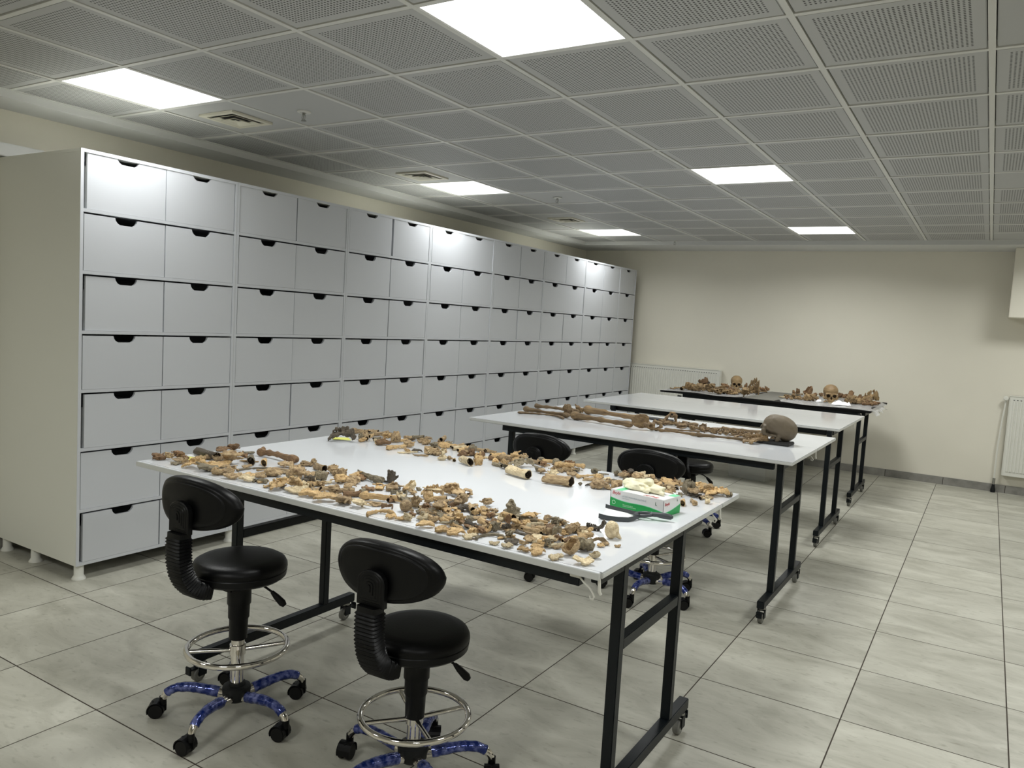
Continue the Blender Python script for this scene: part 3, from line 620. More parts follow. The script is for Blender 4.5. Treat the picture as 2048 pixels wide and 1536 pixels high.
MB().mt('dust').tube([(.088, 0, .020), (.11, 0, .021), (.135, 0, .020), (.16, 0, .018), (.168, 0, .018)], .01, 12, rr=[.0085, .009, .0115, .010, .004]).obj('handle', dp, 60)
# notes, tissue, slabs, mats
def sheet(name, pts, z, m, lab, cat, th=.0006):
    cx = sum(p[0] for p in pts) / len(pts); cy = sum(p[1] for p in pts) / len(pts)
    o = MB().mt(m).prism([(x - cx, y - cy) for x, y in pts], 0, th).obj(name, None, None, (cx, cy, z)); return tag(o, lab, cat)
sheet('paper_slip', [(-3.02, 2.15), (-2.90, 2.185), (-2.86, 2.12), (-2.965, 2.09)], ZT + .0008, 'note', 'yellow paper slip at the near end of the table under bones', 'paper')
sheet('plastic_bag', [(-3.03, 2.17), (-3.02, 2.27), (-2.93, 2.25), (-2.90, 2.18)], ZT + .0002, 'paper', 'pale grey sample bag under the dark shaft by the yellow slip', 'bag')
sheet('paper_slip', [(-3.01, 3.04), (-2.93, 3.10), (-2.86, 3.05), (-2.93, 2.99)], ZT + .0006, 'note', 'yellow paper note under the dark spatula bone at the back', 'paper')
def crumple(name, x0, x1, y0, y1, z, amp, m, lab, cat, seed, n=16, drape=None):
    r_ = random.Random(seed); ph = [(r_.uniform(20, 90), r_.uniform(20, 90), r_.uniform(0, 6), r_.uniform(.3, 1)) for _ in range(7)]
    cx, cy = (x0 + x1) / 2, (y0 + y1) / 2; vs = []; fs = []
    for lay in (1, 0):
        for j in range(n + 1):
            for i in range(n + 1):
                u, v = i / n, j / n; x = x0 + (x1 - x0) * u; y = y0 + (y1 - y0) * v
                e = min(1, 8 * min(u, 1 - u, v, 1 - v) + .15)
                h = sum(c * math.sin(a * x + b * y + p) for a, b, p, c in ph); h = amp * e * (.5 + .22 * h)
                x += .1 * (x1 - x0) * math.sin(9 * v + seed) * (abs(u - .5) * 2) ** 4 * .5; y += .1 * (y1 - y0) * math.sin(8 * u + seed) * (abs(v - .5) * 2) ** 4 * .5
                vs.append((x - cx, y - cy, max(h, .0008) if lay else max(h, .0008) - .0006))
    N1 = (n + 1) ** 2
    for j in range(n):
        for i in range(n):
            a = j * (n + 1) + i; q = (a, a + 1, a + n + 2, a + n + 1); fs += [q, tuple(N1 + k for k in reversed(q))]
    return tag(MB().mt(m).add(vs, fs).obj(name, None, 50, (cx, cy, z)), lab, cat)
crumple('tissue_sheet', -1.20, -1.06, 3.11, 3.25, ZT, .018, 'tissue', 'white tissue crumpled under hollow bones beside the back edge', 'tissue', 3)
sk_slab = tag(MB().mt('slate').box(-.115, .115, -.07, .07, 0, .020, .004).obj('slate_slab', None, None, (-1.135, 5.10, ZT)), 'dark slate slab under the brown skull', 'slab')
sk_slab.rotation_euler = (0, 0, -.05)
s2 = tag(MB().mt('slate').box(-.36, .36, -.055, .055, 0, .010, .003).obj('slate_slab', None, None, (-2.36, 5.60, ZT)), 'long dark slate strip behind the rear thigh bone', 'slab'); s2.rotation_euler = (0, 0, -.03)
tag(MB().mt('matg').box(-.17, .17, -.68, .68, 0, .004, .001).obj('foam_mat', None, None, (-2.08, 9.12, ZT)), 'bare grey mat between the two far skeleton heaps', 'mat')
crumple('plastic_sheet', -3.16, -2.27, 8.43, 9.80, ZT, .009, 'bag', 'clear plastic sheet under the far left skeleton heap', 'plastic sheet', 5, 26)
crumple('plastic_sheet', -1.90, -.965, 8.42, 9.83, ZT, .010, 'bag', 'clear plastic sheet under the far right skeleton heap', 'plastic sheet', 8, 26)
fl_ = thing('plastic_flap', 'creased clear plastic end hanging off the black table corner', 'plastic sheet', (-.957, 8.9, ZT))
mb = MB().mt('bag'); vs = []
for lay in (0, .001):
    for i in range(9):
        for j in range(5):
            yy = -.48 + .95 * i / 8; vs.append((.002 + lay + .05 * (j / 4) ** 1.5 * (1 + .4 * math.sin(i * 2.1)), yy, .004 - .035 * j / 4 * (1 + .5 * math.sin(i * 1.7 + 1)) + .015 * (j == 0)))
fs = []
for i in range(8):
    for j in range(4): a = i * 5 + j; q = (a, a + 1, a + 6, a + 5); fs += [q, tuple(45 + k for k in reversed(q))]
mb.add(vs, fs).obj('hanging_sheet', fl_, 50)
crumple('tissue_wad', -1.56, -1.50, 8.82, 8.92, ZT + .008, .035, 'tissue', 'white tissue wad at the near cheek of the far right skull', 'tissue', 21, 10)
crumple('tissue_wad', -1.37, -1.20, 8.66, 8.84, ZT + .008, .04, 'tissue', 'big white tissue wad below the far right skull', 'tissue', 22, 14)
crumple('tissue_wad', -1.15, -1.06, 9.15, 9.25, ZT + .008, .03, 'tissue', 'small white tissue wad near the black table corner', 'tissue', 23, 10)
BONES = '''
f k -3.01 2.024 0.56 0.063 0.048 0.032 r 
f v -2.983 2.054 0.56 0.055 0.042 0.036 t 
f v -2.99 2.106 0.56 0.069 0.052 0.037 r 
f k -2.939 2.098 0.56 0.041 0.031 0.023 r 
f t -2.928 2.2 -0.15 0.193 0.039 0.039 d dark grey broken bone shaft lying across the yellow slip at the table end
f s -3.01 2.359 0.56 0.075 0.046 0.014 r 
f k -2.992 2.403 0.56 0.064 0.048 0.035 r 
f s -2.83 2.203 0.56 0.073 0.045 0.029 t 
f v -2.734 2.188 0.56 0.093 0.076 0.064 t large tan vertebra between the dark shaft and the brown long bone
f k -2.825 2.309 0.56 0.05 0.038 0.031 r 
f p -2.888 2.4 0.56 0.057 0.035 0.03 g 
f t -2.692 2.25 -0.78 0.092 0.039 0.039 g short grey bone tube with dark hollow end beside the large vertebra
f t -2.63 2.27 -0.88 0.063 0.031 0.031 y small yellowish bone tube beside the short grey tube
f f -2.692 2.394 -0.1 0.275 0.042 0.042 r brown complete long bone with a ridged end, foremost pile's longest
f s -2.893 2.057 0.56 0.099 0.061 0.01 t 
f c -2.762 2.025 0.56 0.113 0.07 0.042 y 
f k -2.687 2.025 0.56 0.094 0.077 0.026 g grey rounded bone lump at the left of the front scatter
f s -2.732 2.115 0.56 0.102 0.062 0.014 y 
f s -2.581 2.031 0.56 0.065 0.04 0.029 t 
f s -2.504 2.006 0.56 0.068 0.042 0.03 t 
f s -2.428 2.012 0.56 0.069 0.043 0.017 p 
f s -2.488 2.065 0.56 0.066 0.041 0.008 y 
f r -2.578 2.172 1.03 0.148 0.012 0.012 g long thin grey rib running behind the small front shards
f r -2.513 2.222 0.7 0.142 0.011 0.011 t 
f p -2.497 2.125 1.38 0.101 0.018 0.018 t 
f s -2.442 2.096 0.56 0.054 0.033 0.012 t 
f k -2.434 2.152 0.56 0.079 0.06 0.035 t 
f s -2.368 2.041 0.56 0.048 0.029 0.012 y 
f s -2.29 1.995 0.56 0.032 0.02 0.023 y 
f s -2.358 2.107 0.56 0.024 0.015 0.02 y 
f s -2.31 2.05 0.56 0.042 0.026 0.015 p 
f c -2.225 2.025 0.56 0.127 0.084 0.048 y yellow shoulder blade piece with a long stalk at the front edge
f s -2.535 2.309 0.56 0.073 0.045 0.022 t 
f p -2.452 2.221 0.56 0.075 0.046 0.015 t 
f h -2.334 2.192 0.56 0.101 0.077 0.056 t 
f j -2.502 2.399 0.56 0.079 0.048 0.035 t 
f k -2.336 2.168 0.56 0.063 0.048 0.027 g 
f s -2.156 2.016 0.56 0.081 0.05 0.018 p 
f s -2.073 2.005 0.56 0.082 0.054 0.033 y large yellow flat shard nearest the front edge beside its twin
f s -1.986 1.997 0.56 0.085 0.052 0.034 y 
f k -2.217 2.135 0.56 0.051 0.039 0.041 d 
f v -2.176 2.157 0.56 0.06 0.046 0.025 t 
f j -2.513 2.412 0.56 0.076 0.05 0.035 t jaw fragment with an upturned spike at the back of the front scatter
f t -2.394 2.366 -0.23 0.086 0.032 0.032 t stubby pale bone tube with open end behind the front heap
f k -2.315 2.364 0.56 0.055 0.042 0.045 t 
f k -2.232 2.332 0.56 0.042 0.032 0.043 t 
f v -2.163 2.248 0.56 0.073 0.056 0.041 y 
f s -2.275 2.22 0.56 0.034 0.021 0.057 g 
f k -2.238 2.222 0.56 0.053 0.04 0.047 g 
f k -2.214 2.131 0.56 0.051 0.039 0.044 d 
f p -2.161 2.157 0.56 0.023 0.014 0.031 y 
f p -2.19 2.209 0.56 0.038 0.023 0.018 p 
f p -2.132 2.103 0.56 0.05 0.031 0.03 t 
f k -2.118 2.285 0.56 0.07 0.057 0.034 t rounded knuckle of bone standing clear right of the front heap
f v -2.038 2.1 0.56 0.067 0.051 0.036 t 
f s -2.078 2.22 0.56 0.051 0.031 0.018 t 
f L -2.114 2.372 2.9 0.19 0.034 0.034 g pale tapering snout-like bone pointing away on the bare white top
f v -2.023 2.404 0.56 0.053 0.044 0.059 d porous dark vertebra standing highest in the front scatter
f r -1.982 2.357 -0.57 0.209 0.011 0.011 d 
f v -1.978 2.28 0.56 0.066 0.051 0.026 y 
f v -1.928 2.311 0.56 0.073 0.056 0.035 t 
f r -1.867 2.271 0.56 0.067 0.041 0.057 g 
f b -1.879 2.34 0.56 0.051 0.042 0.044 p pale curved bowl of bone opening towards the stools
f k -1.862 2.377 0.56 0.023 0.018 0.016 g 
f c -1.756 2.329 0.56 0.087 0.057 0.049 t tan shoulder blade fragment with a hooked corner
f q -1.704 2.414 0.56 0.124 0.102 0.038 t grey hip bone fragment at the back edge of the front scatter
f k -1.61 2.316 0.56 0.056 0.043 0.045 t 
f s -1.631 2.274 0.56 0.043 0.026 0.026 d 
f k -1.546 2.237 0.56 0.066 0.051 0.022 d 
f v -1.528 2.361 0.56 0.058 0.047 0.035 t round tan vertebra lying alone on the bare white tabletop
f r -1.486 2.219 0.56 0.037 0.023 0.051 g 
f k -1.993 2.224 0.56 0.059 0.045 0.02 r 
f p -1.965 2.132 0.56 0.035 0.022 0.047 y 
f t -1.971 2.116 0.81 0.071 0.024 0.024 r 
f L -1.852 2.141 0.4 0.162 0.031 0.031 y yellow flaring long bone half in the middle of the front scatter
f v -1.91 2.014 0.56 0.093 0.071 0.034 t 
f v -1.833 2.019 0.56 0.069 0.052 0.033 p 
f s -1.821 2.075 0.56 0.051 0.031 0.009 t 
f r -1.758 2.077 0.56 0.046 0.028 0.042 r 
f r -1.716 1.988 0.56 0.101 0.066 0.034 y big curved yellow arch of bone near the front edge
f o -1.686 2.091 0.56 0.052 0.042 0.043 t small smooth tan skull dome in the middle of the front scatter
f v -1.699 2.154 0.56 0.05 0.038 0.056 t 
f s -1.774 2.213 0.56 0.069 0.042 0.023 g 
f v -1.699 2.231 0.56 0.064 0.049 0.044 y 
f k -1.632 2.057 0.56 0.028 0.022 0.019 r 
f s -1.664 1.983 0.56 0.04 0.024 0.02 y 
f s -1.631 1.989 0.56 0.038 0.023 0.02 y 
f v -1.598 1.994 0.56 0.043 0.033 0.034 p 
f b -1.572 2.041 0.56 0.053 0.041 0.022 p 
f k -1.614 2.101 0.56 0.043 0.032 0.021 t 
f s -1.582 2.122 0.56 0.049 0.03 0.045 t 
f q -1.579 2.172 0.56 0.094 0.072 0.036 y 
f p -1.539 2.14 0.56 0.077 0.047 0.032 t 
f v -1.458 2.088 0.56 0.045 0.034 0.042 y 
f L -1.454 2.043 -0.35 0.155 0.019 0.019 y yellow pointed bone half aiming at the front edge
f s -1.512 1.974 0.56 0.063 0.039 0.025 y 
f k -1.529 2.042 0.56 0.039 0.03 0.028 t 
f s -1.437 1.97 0.56 0.056 0.035 0.026 y 
f s -1.387 1.976 0.56 0.059 0.037 0.017 y 
f s -1.332 1.97 0.56 0.049 0.03 0.022 p 
f f -1.382 2.066 -0.17 0.068 0.029 0.029 d short thick grey-brown bone with two rounded ends
f p -1.447 2.186 0.56 0.06 0.037 0.017 t 
f s -1.486 2.291 0.56 0.046 0.028 0.016 y 
f v -1.441 2.254 0.56 0.061 0.047 0.024 t 
f p -1.373 2.167 0.56 0.047 0.029 0.031 y 
f v -1.373 2.215 0.56 0.032 0.024 0.024 p 
f x -1.387 2.311 0.56 0.065 0.053 0.062 g tall rugged grey-brown lump like a rock behind the front scatter
f k -1.334 2.198 0.56 0.024 0.018 0.038 r 
f k -1.295 2.126 0.56 0.034 0.026 0.03 d 
f j -1.335 2.064 0.56 0.041 0.027 0.032 y yellow jaw fragment with a toothed lower rim
f k -1.321 2.089 0.56 0.042 0.032 0.037 g 
f r -1.288 2.018 0.76 0.102 0.015 0.015 g long curved grey-brown rib along the front edge
f s -1.24 1.97 0.56 0.034 0.021 0.014 p 
f s -1.191 1.97 0.56 0.041 0.025 0.016 p 
f s -1.206 2.016 0.56 0.044 0.027 0.011 d 
f f -1.213 2.056 -0.49 0.083 0.012 0.012 t little slender complete bone among the front edge shards
f v -1.169 2.025 0.56 0.038 0.029 0.018 t 
f s -1.136 1.971 0.56 0.039 0.024 0.02 y 
f s -1.165 2.104 0.56 0.057 0.035 0.009 p 
f v -1.103 2.059 0.56 0.037 0.03 0.033 g grey drum-shaped vertebra body near the front edge
f s -1.121 2.026 0.56 0.041 0.025 0.018 y 
f s -1.089 1.977 0.56 0.054 0.033 0.018 y 
f p -1.076 2.065 0.56 0.032 0.02 0.014 t 
f s -1.025 1.97 0.56 0.048 0.03 0.018 p 
f s -0.945 1.984 0.56 0.062 0.041 0.022 p pale leaf-shaped shard nearest the corner of the table
f b -0.943 2.062 0.56 0.036 0.029 0.022 p small pale bowl of bone near the table corner
f s -0.938 2.216 0.56 0.023 0.015 0.016 t tiny tan shard lying alone furthest along the front scatter
f s -0.978 2.18 0.56 0.026 0.016 0.008 y 
f b -1.014 2.036 0.56 0.059 0.048 0.051 t curved tan horn-like plate drooping towards the front edge
f k -0.992 2.104 0.56 0.053 0.044 0.046 g knobbly grey lump beside the drooping tan plate
f t -1.079 2.158 -1.7 0.08 0.019 0.019 y 
f v -1.052 2.138 0.56 0.048 0.036 0.018 t 
f k -1.059 2.224 0.56 0.06 0.046 0.019 y 
f r -1.004 2.209 0.56 0.052 0.032 0.024 t 
f s -0.98 2.208 0.56 0.032 0.019 0.023 t 
f p -1.276 2.25 -0.33 0.142 0.01 0.01 t 
f p -1.298 2.288 -0.35 0.103 0.011 0.011 t 
f p -1.227 2.126 -0.12 0.098 0.008 0.008 d 
f t -1.231 2.166 -0.05 0.102 0.021 0.021 t 
f p -1.208 2.133 -0.27 0.075 0.01 0.01 t 
f p -1.235 2.272 -0.07 0.079 0.013 0.013 y 
f p -1.273 2.283 -0.1 0.103 0.012 0.012 y 
f p -1.288 2.256 1.1 0.082 0.01 0.01 t 
f v -1.328 2.361 0.56 0.054 0.041 0.013 y 
f k -1.254 2.332 0.56 0.032 0.025 0.025 t 
f s -1.203 2.295 0.56 0.04 0.024 0.016 y 
f k -1.283 2.184 0.56 0.031 0.024 0.032 r 
f k -1.163 2.176 0.56 0.038 0.029 0.029 t 
f c -1.186 2.165 0.56 0.038 0.023 0.027 t 
f k -1.133 2.171 0.56 0.034 0.026 0.046 g 
f k -1.112 2.146 0.56 0.034 0.026 0.022 r 
f v -1.127 2.208 0.56 0.034 0.026 0.022 y 
f v -1.187 2.32 0.56 0.048 0.04 0.029 t anvil-shaped tan vertebra at the back of the front splinters
f k -1.152 2.297 0.56 0.039 0.03 0.022 g 
f p -1.146 2.322 0.56 0.016 0.01 0.031 t 
f k -1.116 2.284 0.56 0.043 0.033 0.021 d 
f k -1.091 2.274 0.56 0.039 0.03 0.022 t 
f s -1.075 2.294 0.56 0.02 0.012 0.018 t 
f j -1.081 2.352 0.56 0.074 0.049 0.041 d dark pointed jaw fragment in front of the grey dustpan
f o -0.99 2.296 0.56 0.057 0.047 0.058 p round pale skull with a beak-like point near the dustpan
r c -2.869 2.99 0.56 0.15 0.099 0.079 d dark brown spatula-shaped bone across the far end's yellow note
r L -2.969 3.237 0.39 0.126 0.037 0.037 t 
r L -2.812 3.109 -0.72 0.117 0.04 0.04 t 
r k -2.839 3.095 0.56 0.032 0.024 0.042 g 
r t -2.942 3.31 0.3 0.069 0.027 0.027 t 
r t -2.97 3.31 0.56 0.058 0.024 0.024 t 
r t -2.875 3.296 1.42 0.121 0.026 0.026 t 
r k -2.808 3.269 0.56 0.078 0.059 0.039 t 
r t -2.768 3.148 1.31 0.049 0.023 0.023 g 
r s -2.658 3.074 0.56 0.085 0.053 0.034 r 
r L -2.692 3.214 2.28 0.127 0.052 0.052 t tan forked bone half standing up in the far heap
r L -2.529 3.027 1.39 0.13 0.026 0.026 y 
r p -2.415 2.979 0.75 0.102 0.016 0.016 p 
r p -2.323 2.967 0.33 0.084 0.014 0.014 t 
r k -2.524 3.119 0.56 0.06 0.046 0.037 t 
r s -2.402 3.04 0.56 0.054 0.036 0.055 d dark grey-brown chip at the near side of the far heap
r k -2.671 3.31 0.56 0.071 0.054 0.026 t 
r s -2.57 3.295 0.56 0.057 0.035 0.034 t 
r t -2.578 3.31 -0.39 0.108 0.026 0.026 t 
r k -2.52 3.261 0.56 0.05 0.038 0.033 t 
r t -2.444 3.286 0.24 0.08 0.022 0.022 t 
r k -2.406 3.27 0.56 0.067 0.051 0.031 y 
r k -2.401 3.31 0.56 0.044 0.033 0.034 g 
r v -2.334 3.068 0.56 0.098 0.075 0.031 t 
r v -2.266 3.071 0.56 0.035 0.026 0.038 p 
r b -2.192 2.969 0.56 0.05 0.038 0.023 p 
r k -2.174 3.002 0.56 0.034 0.026 0.022 t 
r t -2.136 2.989 -0.94 0.035 0.017 0.017 y 
r t -2.348 3.31 1.59 0.117 0.023 0.023 t 
r t -2.276 3.26 1.68 0.124 0.022 0.022 y 
r t -2.048 2.962 -0.58 0.095 0.042 0.042 p pale bone tube with a wide dark mouth at the near side of the far heap
r k -2.188 3.214 0.56 0.047 0.036 0.055 g 
r s -2.188 3.171 0.56 0.058 0.036 0.031 t 
r v -2.004 3.01 0.56 0.06 0.046 0.066 y 
r s -2.069 3.182 0.56 0.04 0.025 0.05 p 
r L -1.973 3.102 2.14 0.108 0.032 0.032 y yellow upright bone half with a small round hole
r t -2.214 3.31 -0.18 0.106 0.022 0.022 t 
r L -2.138 3.31 -0.28 0.1 0.023 0.023 t 
r t -1.995 3.254 0.01 0.145 0.024 0.024 t 
r k -1.95 3.142 0.56 0.056 0.042 0.034 t 
r v -1.932 3.309 0.56 0.04 0.031 0.034 t 
r c -1.832 3.121 0.56 0.112 0.074 0.045 g grey shoulder blade piece above the largest pale tube
r v -1.864 3.032 0.56 0.064 0.049 0.031 g 
r t -1.73 2.91 -0.31 0.154 0.047 0.047 p large pale hollow bone tube, the first of two lying along the far heap
r t -1.841 3.244 -0.27 0.09 0.023 0.023 t 
r o -1.833 3.31 0.56 0.046 0.035 0.027 g 
r o -1.75 3.31 0.56 0.045 0.035 0.033 g 
r t -1.804 3.31 0.29 0.099 0.022 0.022 y 
r k -1.725 3.083 0.56 0.053 0.041 0.032 g 
r v -1.686 3.061 0.56 0.053 0.04 0.026 t 
r v -1.652 3.099 0.56 0.053 0.04 0.043 t 
r p -1.773 3.232 0.08 0.055 0.014 0.014 t 
r f -1.665 3.31 0.32 0.128 0.025 0.025 y long yellow complete bone along the back of the far heap
r c -1.685 3.31 0.56 0.075 0.046 0.032 r 
r k -1.628 3.19 0.56 0.054 0.041 0.027 t 
r v -1.598 3.226 0.56 0.06 0.046 0.021 g 
r s -1.556 3.106 0.56 0.058 0.036 0.038 t 
r t -1.519 2.894 0.04 0.138 0.047 0.047 t large tan hollow bone tube, the second of two lying along the far heap
r f -1.498 3.146 1.13 0.136 0.019 0.019 y slender yellow bone between the large tan tube and the glove box
r v -1.51 3.254 0.56 0.049 0.037 0.031 g 
r t -1.459 3.081 0.48 0.066 0.017 0.017 t 
r k -1.446 3.16 0.56 0.037 0.028 0.025 t 
r k -1.446 2.961 0.56 0.019 0.015 0.016 g tiny bone nub alone in front of the far heap
r p -1.418 2.998 1.54 0.075 0.012 0.012 d 
r h -1.356 2.972 0.56 0.087 0.071 0.044 t big tan ankle bone just behind the glove box
r p -1.469 3.249 -0.2 0.054 0.012 0.012 g 
r s -1.405 3.144 0.56 0.047 0.029 0.022 p 
r k -1.42 3.279 0.56 0.032 0.025 0.03 g 
r k -1.358 3.299 0.56 0.055 0.045 0.043 d dark round-headed bone behind the crumpled glove
r k -1.379 3.27 0.56 0.048 0.037 0.027 t 
r k -1.309 3.028 0.56 0.055 0.042 0.039 t 
r k -1.316 2.984 0.56 0.035 0.026 0.011 t 
r k -1.292 3.241 0.56 0.032 0.024 0.015 g 
r k -1.233 3.239 0.56 0.047 0.036 0.046 t 
r s -1.228 3.31 0.56 0.043 0.028 0.032 d dark triangular shard standing up at the table's back edge
r t -1.176 3.173 -0.36 0.068 0.018 0.018 r 
r k -1.15 3.102 0.56 0.04 0.031 0.021 r 
r s -1.091 3.065 0.56 0.054 0.033 0.035 t 
r s -1.162 3.294 0.56 0.079 0.049 0.014 y 
r s -1.139 3.257 0.56 0.068 0.042 0.017 y 
r t -1.112 3.178 -0.71 0.076 0.026 0.026 t 
r h -1.022 3.15 0.56 0.07 0.057 0.068 g large swirled grey-tan ankle bone right of the glove box
r s -1.018 3.266 0.56 0.047 0.029 0.041 y 
r v -1.042 3.084 0.56 0.035 0.026 0.021 g 
r k -0.991 3.122 0.56 0.055 0.042 0.018 d 
r s -0.954 3.24 0.56 0.077 0.047 0.029 y 
r c -0.927 3.207 0.56 0.108 0.071 0.03 y golden flat shoulder blade piece near the back corner
r L -0.9 3.256 2.31 0.085 0.025 0.025 g grey-tan bone half closest to the back corner of the table
r t -1.015 2.961 -1.56 0.056 0.019 0.019 g 
r t -0.979 2.937 -1.39 0.049 0.026 0.026 y yellow bone tube showing a round dark hole beside the glove box
r L -0.955 2.99 2.18 0.074 0.022 0.022 t tan bone half with a dark hole nearest the hinge seam
r v -0.913 3.041 0.56 0.038 0.031 0.032 p pale spiky vertebra nearest the hinge seam
r t -0.954 3.106 -1.74 0.054 0.018 0.018 t 
s f -2.787 5.042 -0.12 0.43 0.045 0.045 m front shin bone at the foot end of the laid-out skeleton
s r -2.763 4.963 0.01 0.392 0.026 0.026 m slim calf bone in front of the front shin bone
s f -2.866 5.351 -0.05 0.422 0.039 0.039 m rear shin bone at the foot end of the laid-out skeleton
s k -2.686 5.397 0.56 0.075 0.042 0.069 m 
s k -2.624 5.093 0.56 0.088 0.049 0.097 m 
s f -2.289 4.951 -0.19 0.528 0.062 0.062 m front thigh bone of the laid-out skeleton
s f -2.359 5.332 -0.27 0.624 0.068 0.068 m rear thigh bone of the laid-out skeleton
s q -1.937 4.932 0.56 0.218 0.07 0.11 m front hip bone of the laid-out skeleton, blade raised
s a -1.931 5.35 0.56 0.13 0.07 0.101 m rear hip bone of the skeleton with an open ring
s v -1.817 5.314 0.56 0.119 0.066 0.043 m 
s k -1.777 5.369 0.56 0.12 0.066 0.025 m 
s f -1.727 4.95 0.08 0.271 0.021 0.021 m front forearm bone of the laid-out skeleton
s f -1.74 5.09 0.58 0.248 0.021 0.021 m second front forearm bone lying behind the first
s f -1.438 4.969 0.22 0.325 0.031 0.031 m front upper arm bone of the laid-out skeleton
s f -1.434 5.469 0.17 0.291 0.029 0.029 m rear upper arm bone of the laid-out skeleton
s f -1.656 5.38 0.8 0.244 0.02 0.02 m rear forearm bone of the laid-out skeleton
s c -1.212 4.989 0.56 0.182 0.091 0.043 m front shoulder blade beside the dark slate
s c -1.288 5.567 0.56 0.087 0.043 0.036 m rear shoulder blade beside the brown skull
s j -1.169 5.274 0.56 0.055 0.027 0.066 m lower jaw against the brown skull
s r -1.59 5.264 -0.27 0.116 0.013 0.013 m 
s r -1.516 5.235 -0.62 0.158 0.013 0.013 m 
s r -1.364 5.172 1.55 0.283 0.014 0.014 m 
s r -1.288 5.186 0.08 0.091 0.014 0.014 m 
s r -1.272 5.314 -0.76 0.137 0.015 0.015 m 
s k -1.656 5.243 0.56 0.074 0.041 0.04 m 
s v -1.62 5.259 0.56 0.064 0.035 0.036 m 
s v -1.586 5.275 0.56 0.064 0.035 0.036 m 
s v -1.553 5.291 0.56 0.064 0.035 0.036 m 
s v -1.514 5.286 0.56 0.064 0.035 0.036 m 
s v -1.473 5.284 0.56 0.069 0.038 0.04 m 
s v -1.434 5.28 0.56 0.063 0.035 0.036 m 
s v -1.394 5.278 0.56 0.068 0.038 0.036 m 
s v -1.354 5.274 0.56 0.063 0.035 0.036 m 
s v -1.322 5.29 0.56 0.063 0.035 0.036 m 
s v -1.289 5.306 0.56 0.063 0.035 0.036 m 
s v -1.257 5.322 0.56 0.063 0.035 0.036 m 
s k -1.346 5.204 0.56 0.062 0.035 0.031 m 
s k -1.273 5.143 0.56 0.061 0.034 0.039 m 
t s -3.102 8.63 0.56 0.078 0.041 0.043 o 
t s -3.07 8.7 0.56 0.084 0.043 0.046 o 
t t -3.088 8.968 0.82 0.036 0.027 0.027 d 
t k -2.933 8.674 0.56 0.078 0.05 0.098 o 
t k -2.898 8.748 0.56 0.079 0.051 0.078 o 
t b -3.12 9.79 0.56 0.132 0.085 0.109 r dark upright bowl of bone in the far left skeleton heap
t f -3.068 9.81 0.04 0.212 0.035 0.035 r long dark bone across the back of the far left heap
t k -3.058 9.81 0.56 0.057 0.036 0.056 d 
t h -2.799 8.68 0.56 0.155 0.1 0.094 o plastic-wrapped lump of bones in the far left heap
t h -2.804 8.963 0.56 0.11 0.071 0.078 o 
t q -2.587 8.546 0.56 0.209 0.134 0.115 o pale hip bone left of the far left skull
t q -2.509 8.68 0.56 0.163 0.105 0.092 o second hip bone touching the far left skull
t k -2.797 9.67 0.56 0.107 0.069 0.059 r 
t j -2.411 8.731 0.56 0.135 0.07 0.074 o lower jaw below the far left skull
t v -2.228 8.515 0.56 0.103 0.067 0.112 o 
t c -2.199 8.705 0.56 0.134 0.07 0.219 o upright golden hip blade right of the far left skull
t k -2.568 9.779 0.56 0.054 0.035 0.082 r 
t v -2.511 9.729 0.56 0.064 0.041 0.075 r 
t r -2.292 9.511 0.09 0.118 0.021 0.021 o 
t r -2.496 9.81 -0.51 0.298 0.016 0.016 r 
t r -2.457 9.81 -0.52 0.33 0.016 0.016 r 
t k -2.348 9.575 0.56 0.084 0.054 0.062 r 
t k -2.304 9.584 0.56 0.084 0.054 0.056 r 
t k -2.313 9.805 0.56 0.065 0.042 0.064 r 
t k -1.951 9.62 0.56 0.052 0.034 0.058 r 
t k -1.941 9.791 0.56 0.048 0.031 0.076 r 
t s -1.94 8.941 0.56 0.068 0.036 0.038 p 
t v -1.913 8.993 0.56 0.059 0.038 0.043 o 
t v -1.876 8.998 0.56 0.059 0.038 0.043 o 
t v -1.828 8.959 0.56 0.063 0.041 0.048 o 
t v -1.791 8.963 0.56 0.059 0.038 0.048 o 
t v -1.743 8.926 0.56 0.058 0.038 0.053 o 
t f -1.894 9.658 0.85 0.089 0.021 0.021 o long bone behind the vertebra row of the far right heap
t b -1.791 9.598 0.56 0.125 0.08 0.124 r dark upright bowl of bone in the far right skeleton heap
t h -1.65 8.865 0.56 0.096 0.062 0.085 o 
t h -1.599 8.908 0.56 0.116 0.075 0.085 o 
t k -1.735 9.753 0.56 0.063 0.041 0.041 r 
t k -1.667 9.738 0.56 0.063 0.041 0.052 r 
t k -1.472 9.81 0.56 0.053 0.034 0.064 r 
t k -1.463 9.81 0.56 0.059 0.038 0.065 r 
t k -1.412 9.81 0.56 0.075 0.048 0.058 r 
t h -1.239 9.027 0.56 0.126 0.081 0.105 o lumpy golden bone mass right of the far right skull
t h -1.24 9.359 0.56 0.091 0.058 0.08 o 
t k -1.346 9.81 0.56 0.076 0.049 0.104 r 
t v -1.24 9.722 0.56 0.063 0.04 0.073 r 
t v -1.198 9.669 0.56 0.062 0.04 0.062 r 
t c -1.091 9.475 0.56 0.213 0.111 0.156 o golden shoulder blade at the end of the far right heap
t r -1.435 9.81 -0.1 0.115 0.015 0.015 o 
t s -1.67 9.328 0.56 0.101 0.053 0.056 o 
t s -1.443 8.877 0.56 0.096 0.05 0.053 o 
f k -1.598 2.262 -1.51 0.051 0.04 0.03 r ^
f v -2.228 2.173 0.44 0.045 0.036 0.027 p ^
f p -1.825 2.084 -2.57 0.085 0.026 0.008 t 
f k -1.117 2.07 2.76 0.051 0.04 0.03 y ^
f v -2.277 2.346 1.14 0.055 0.044 0.033 t 
f s -1.282 2.125 -1.01 0.038 0.031 0.023 t 
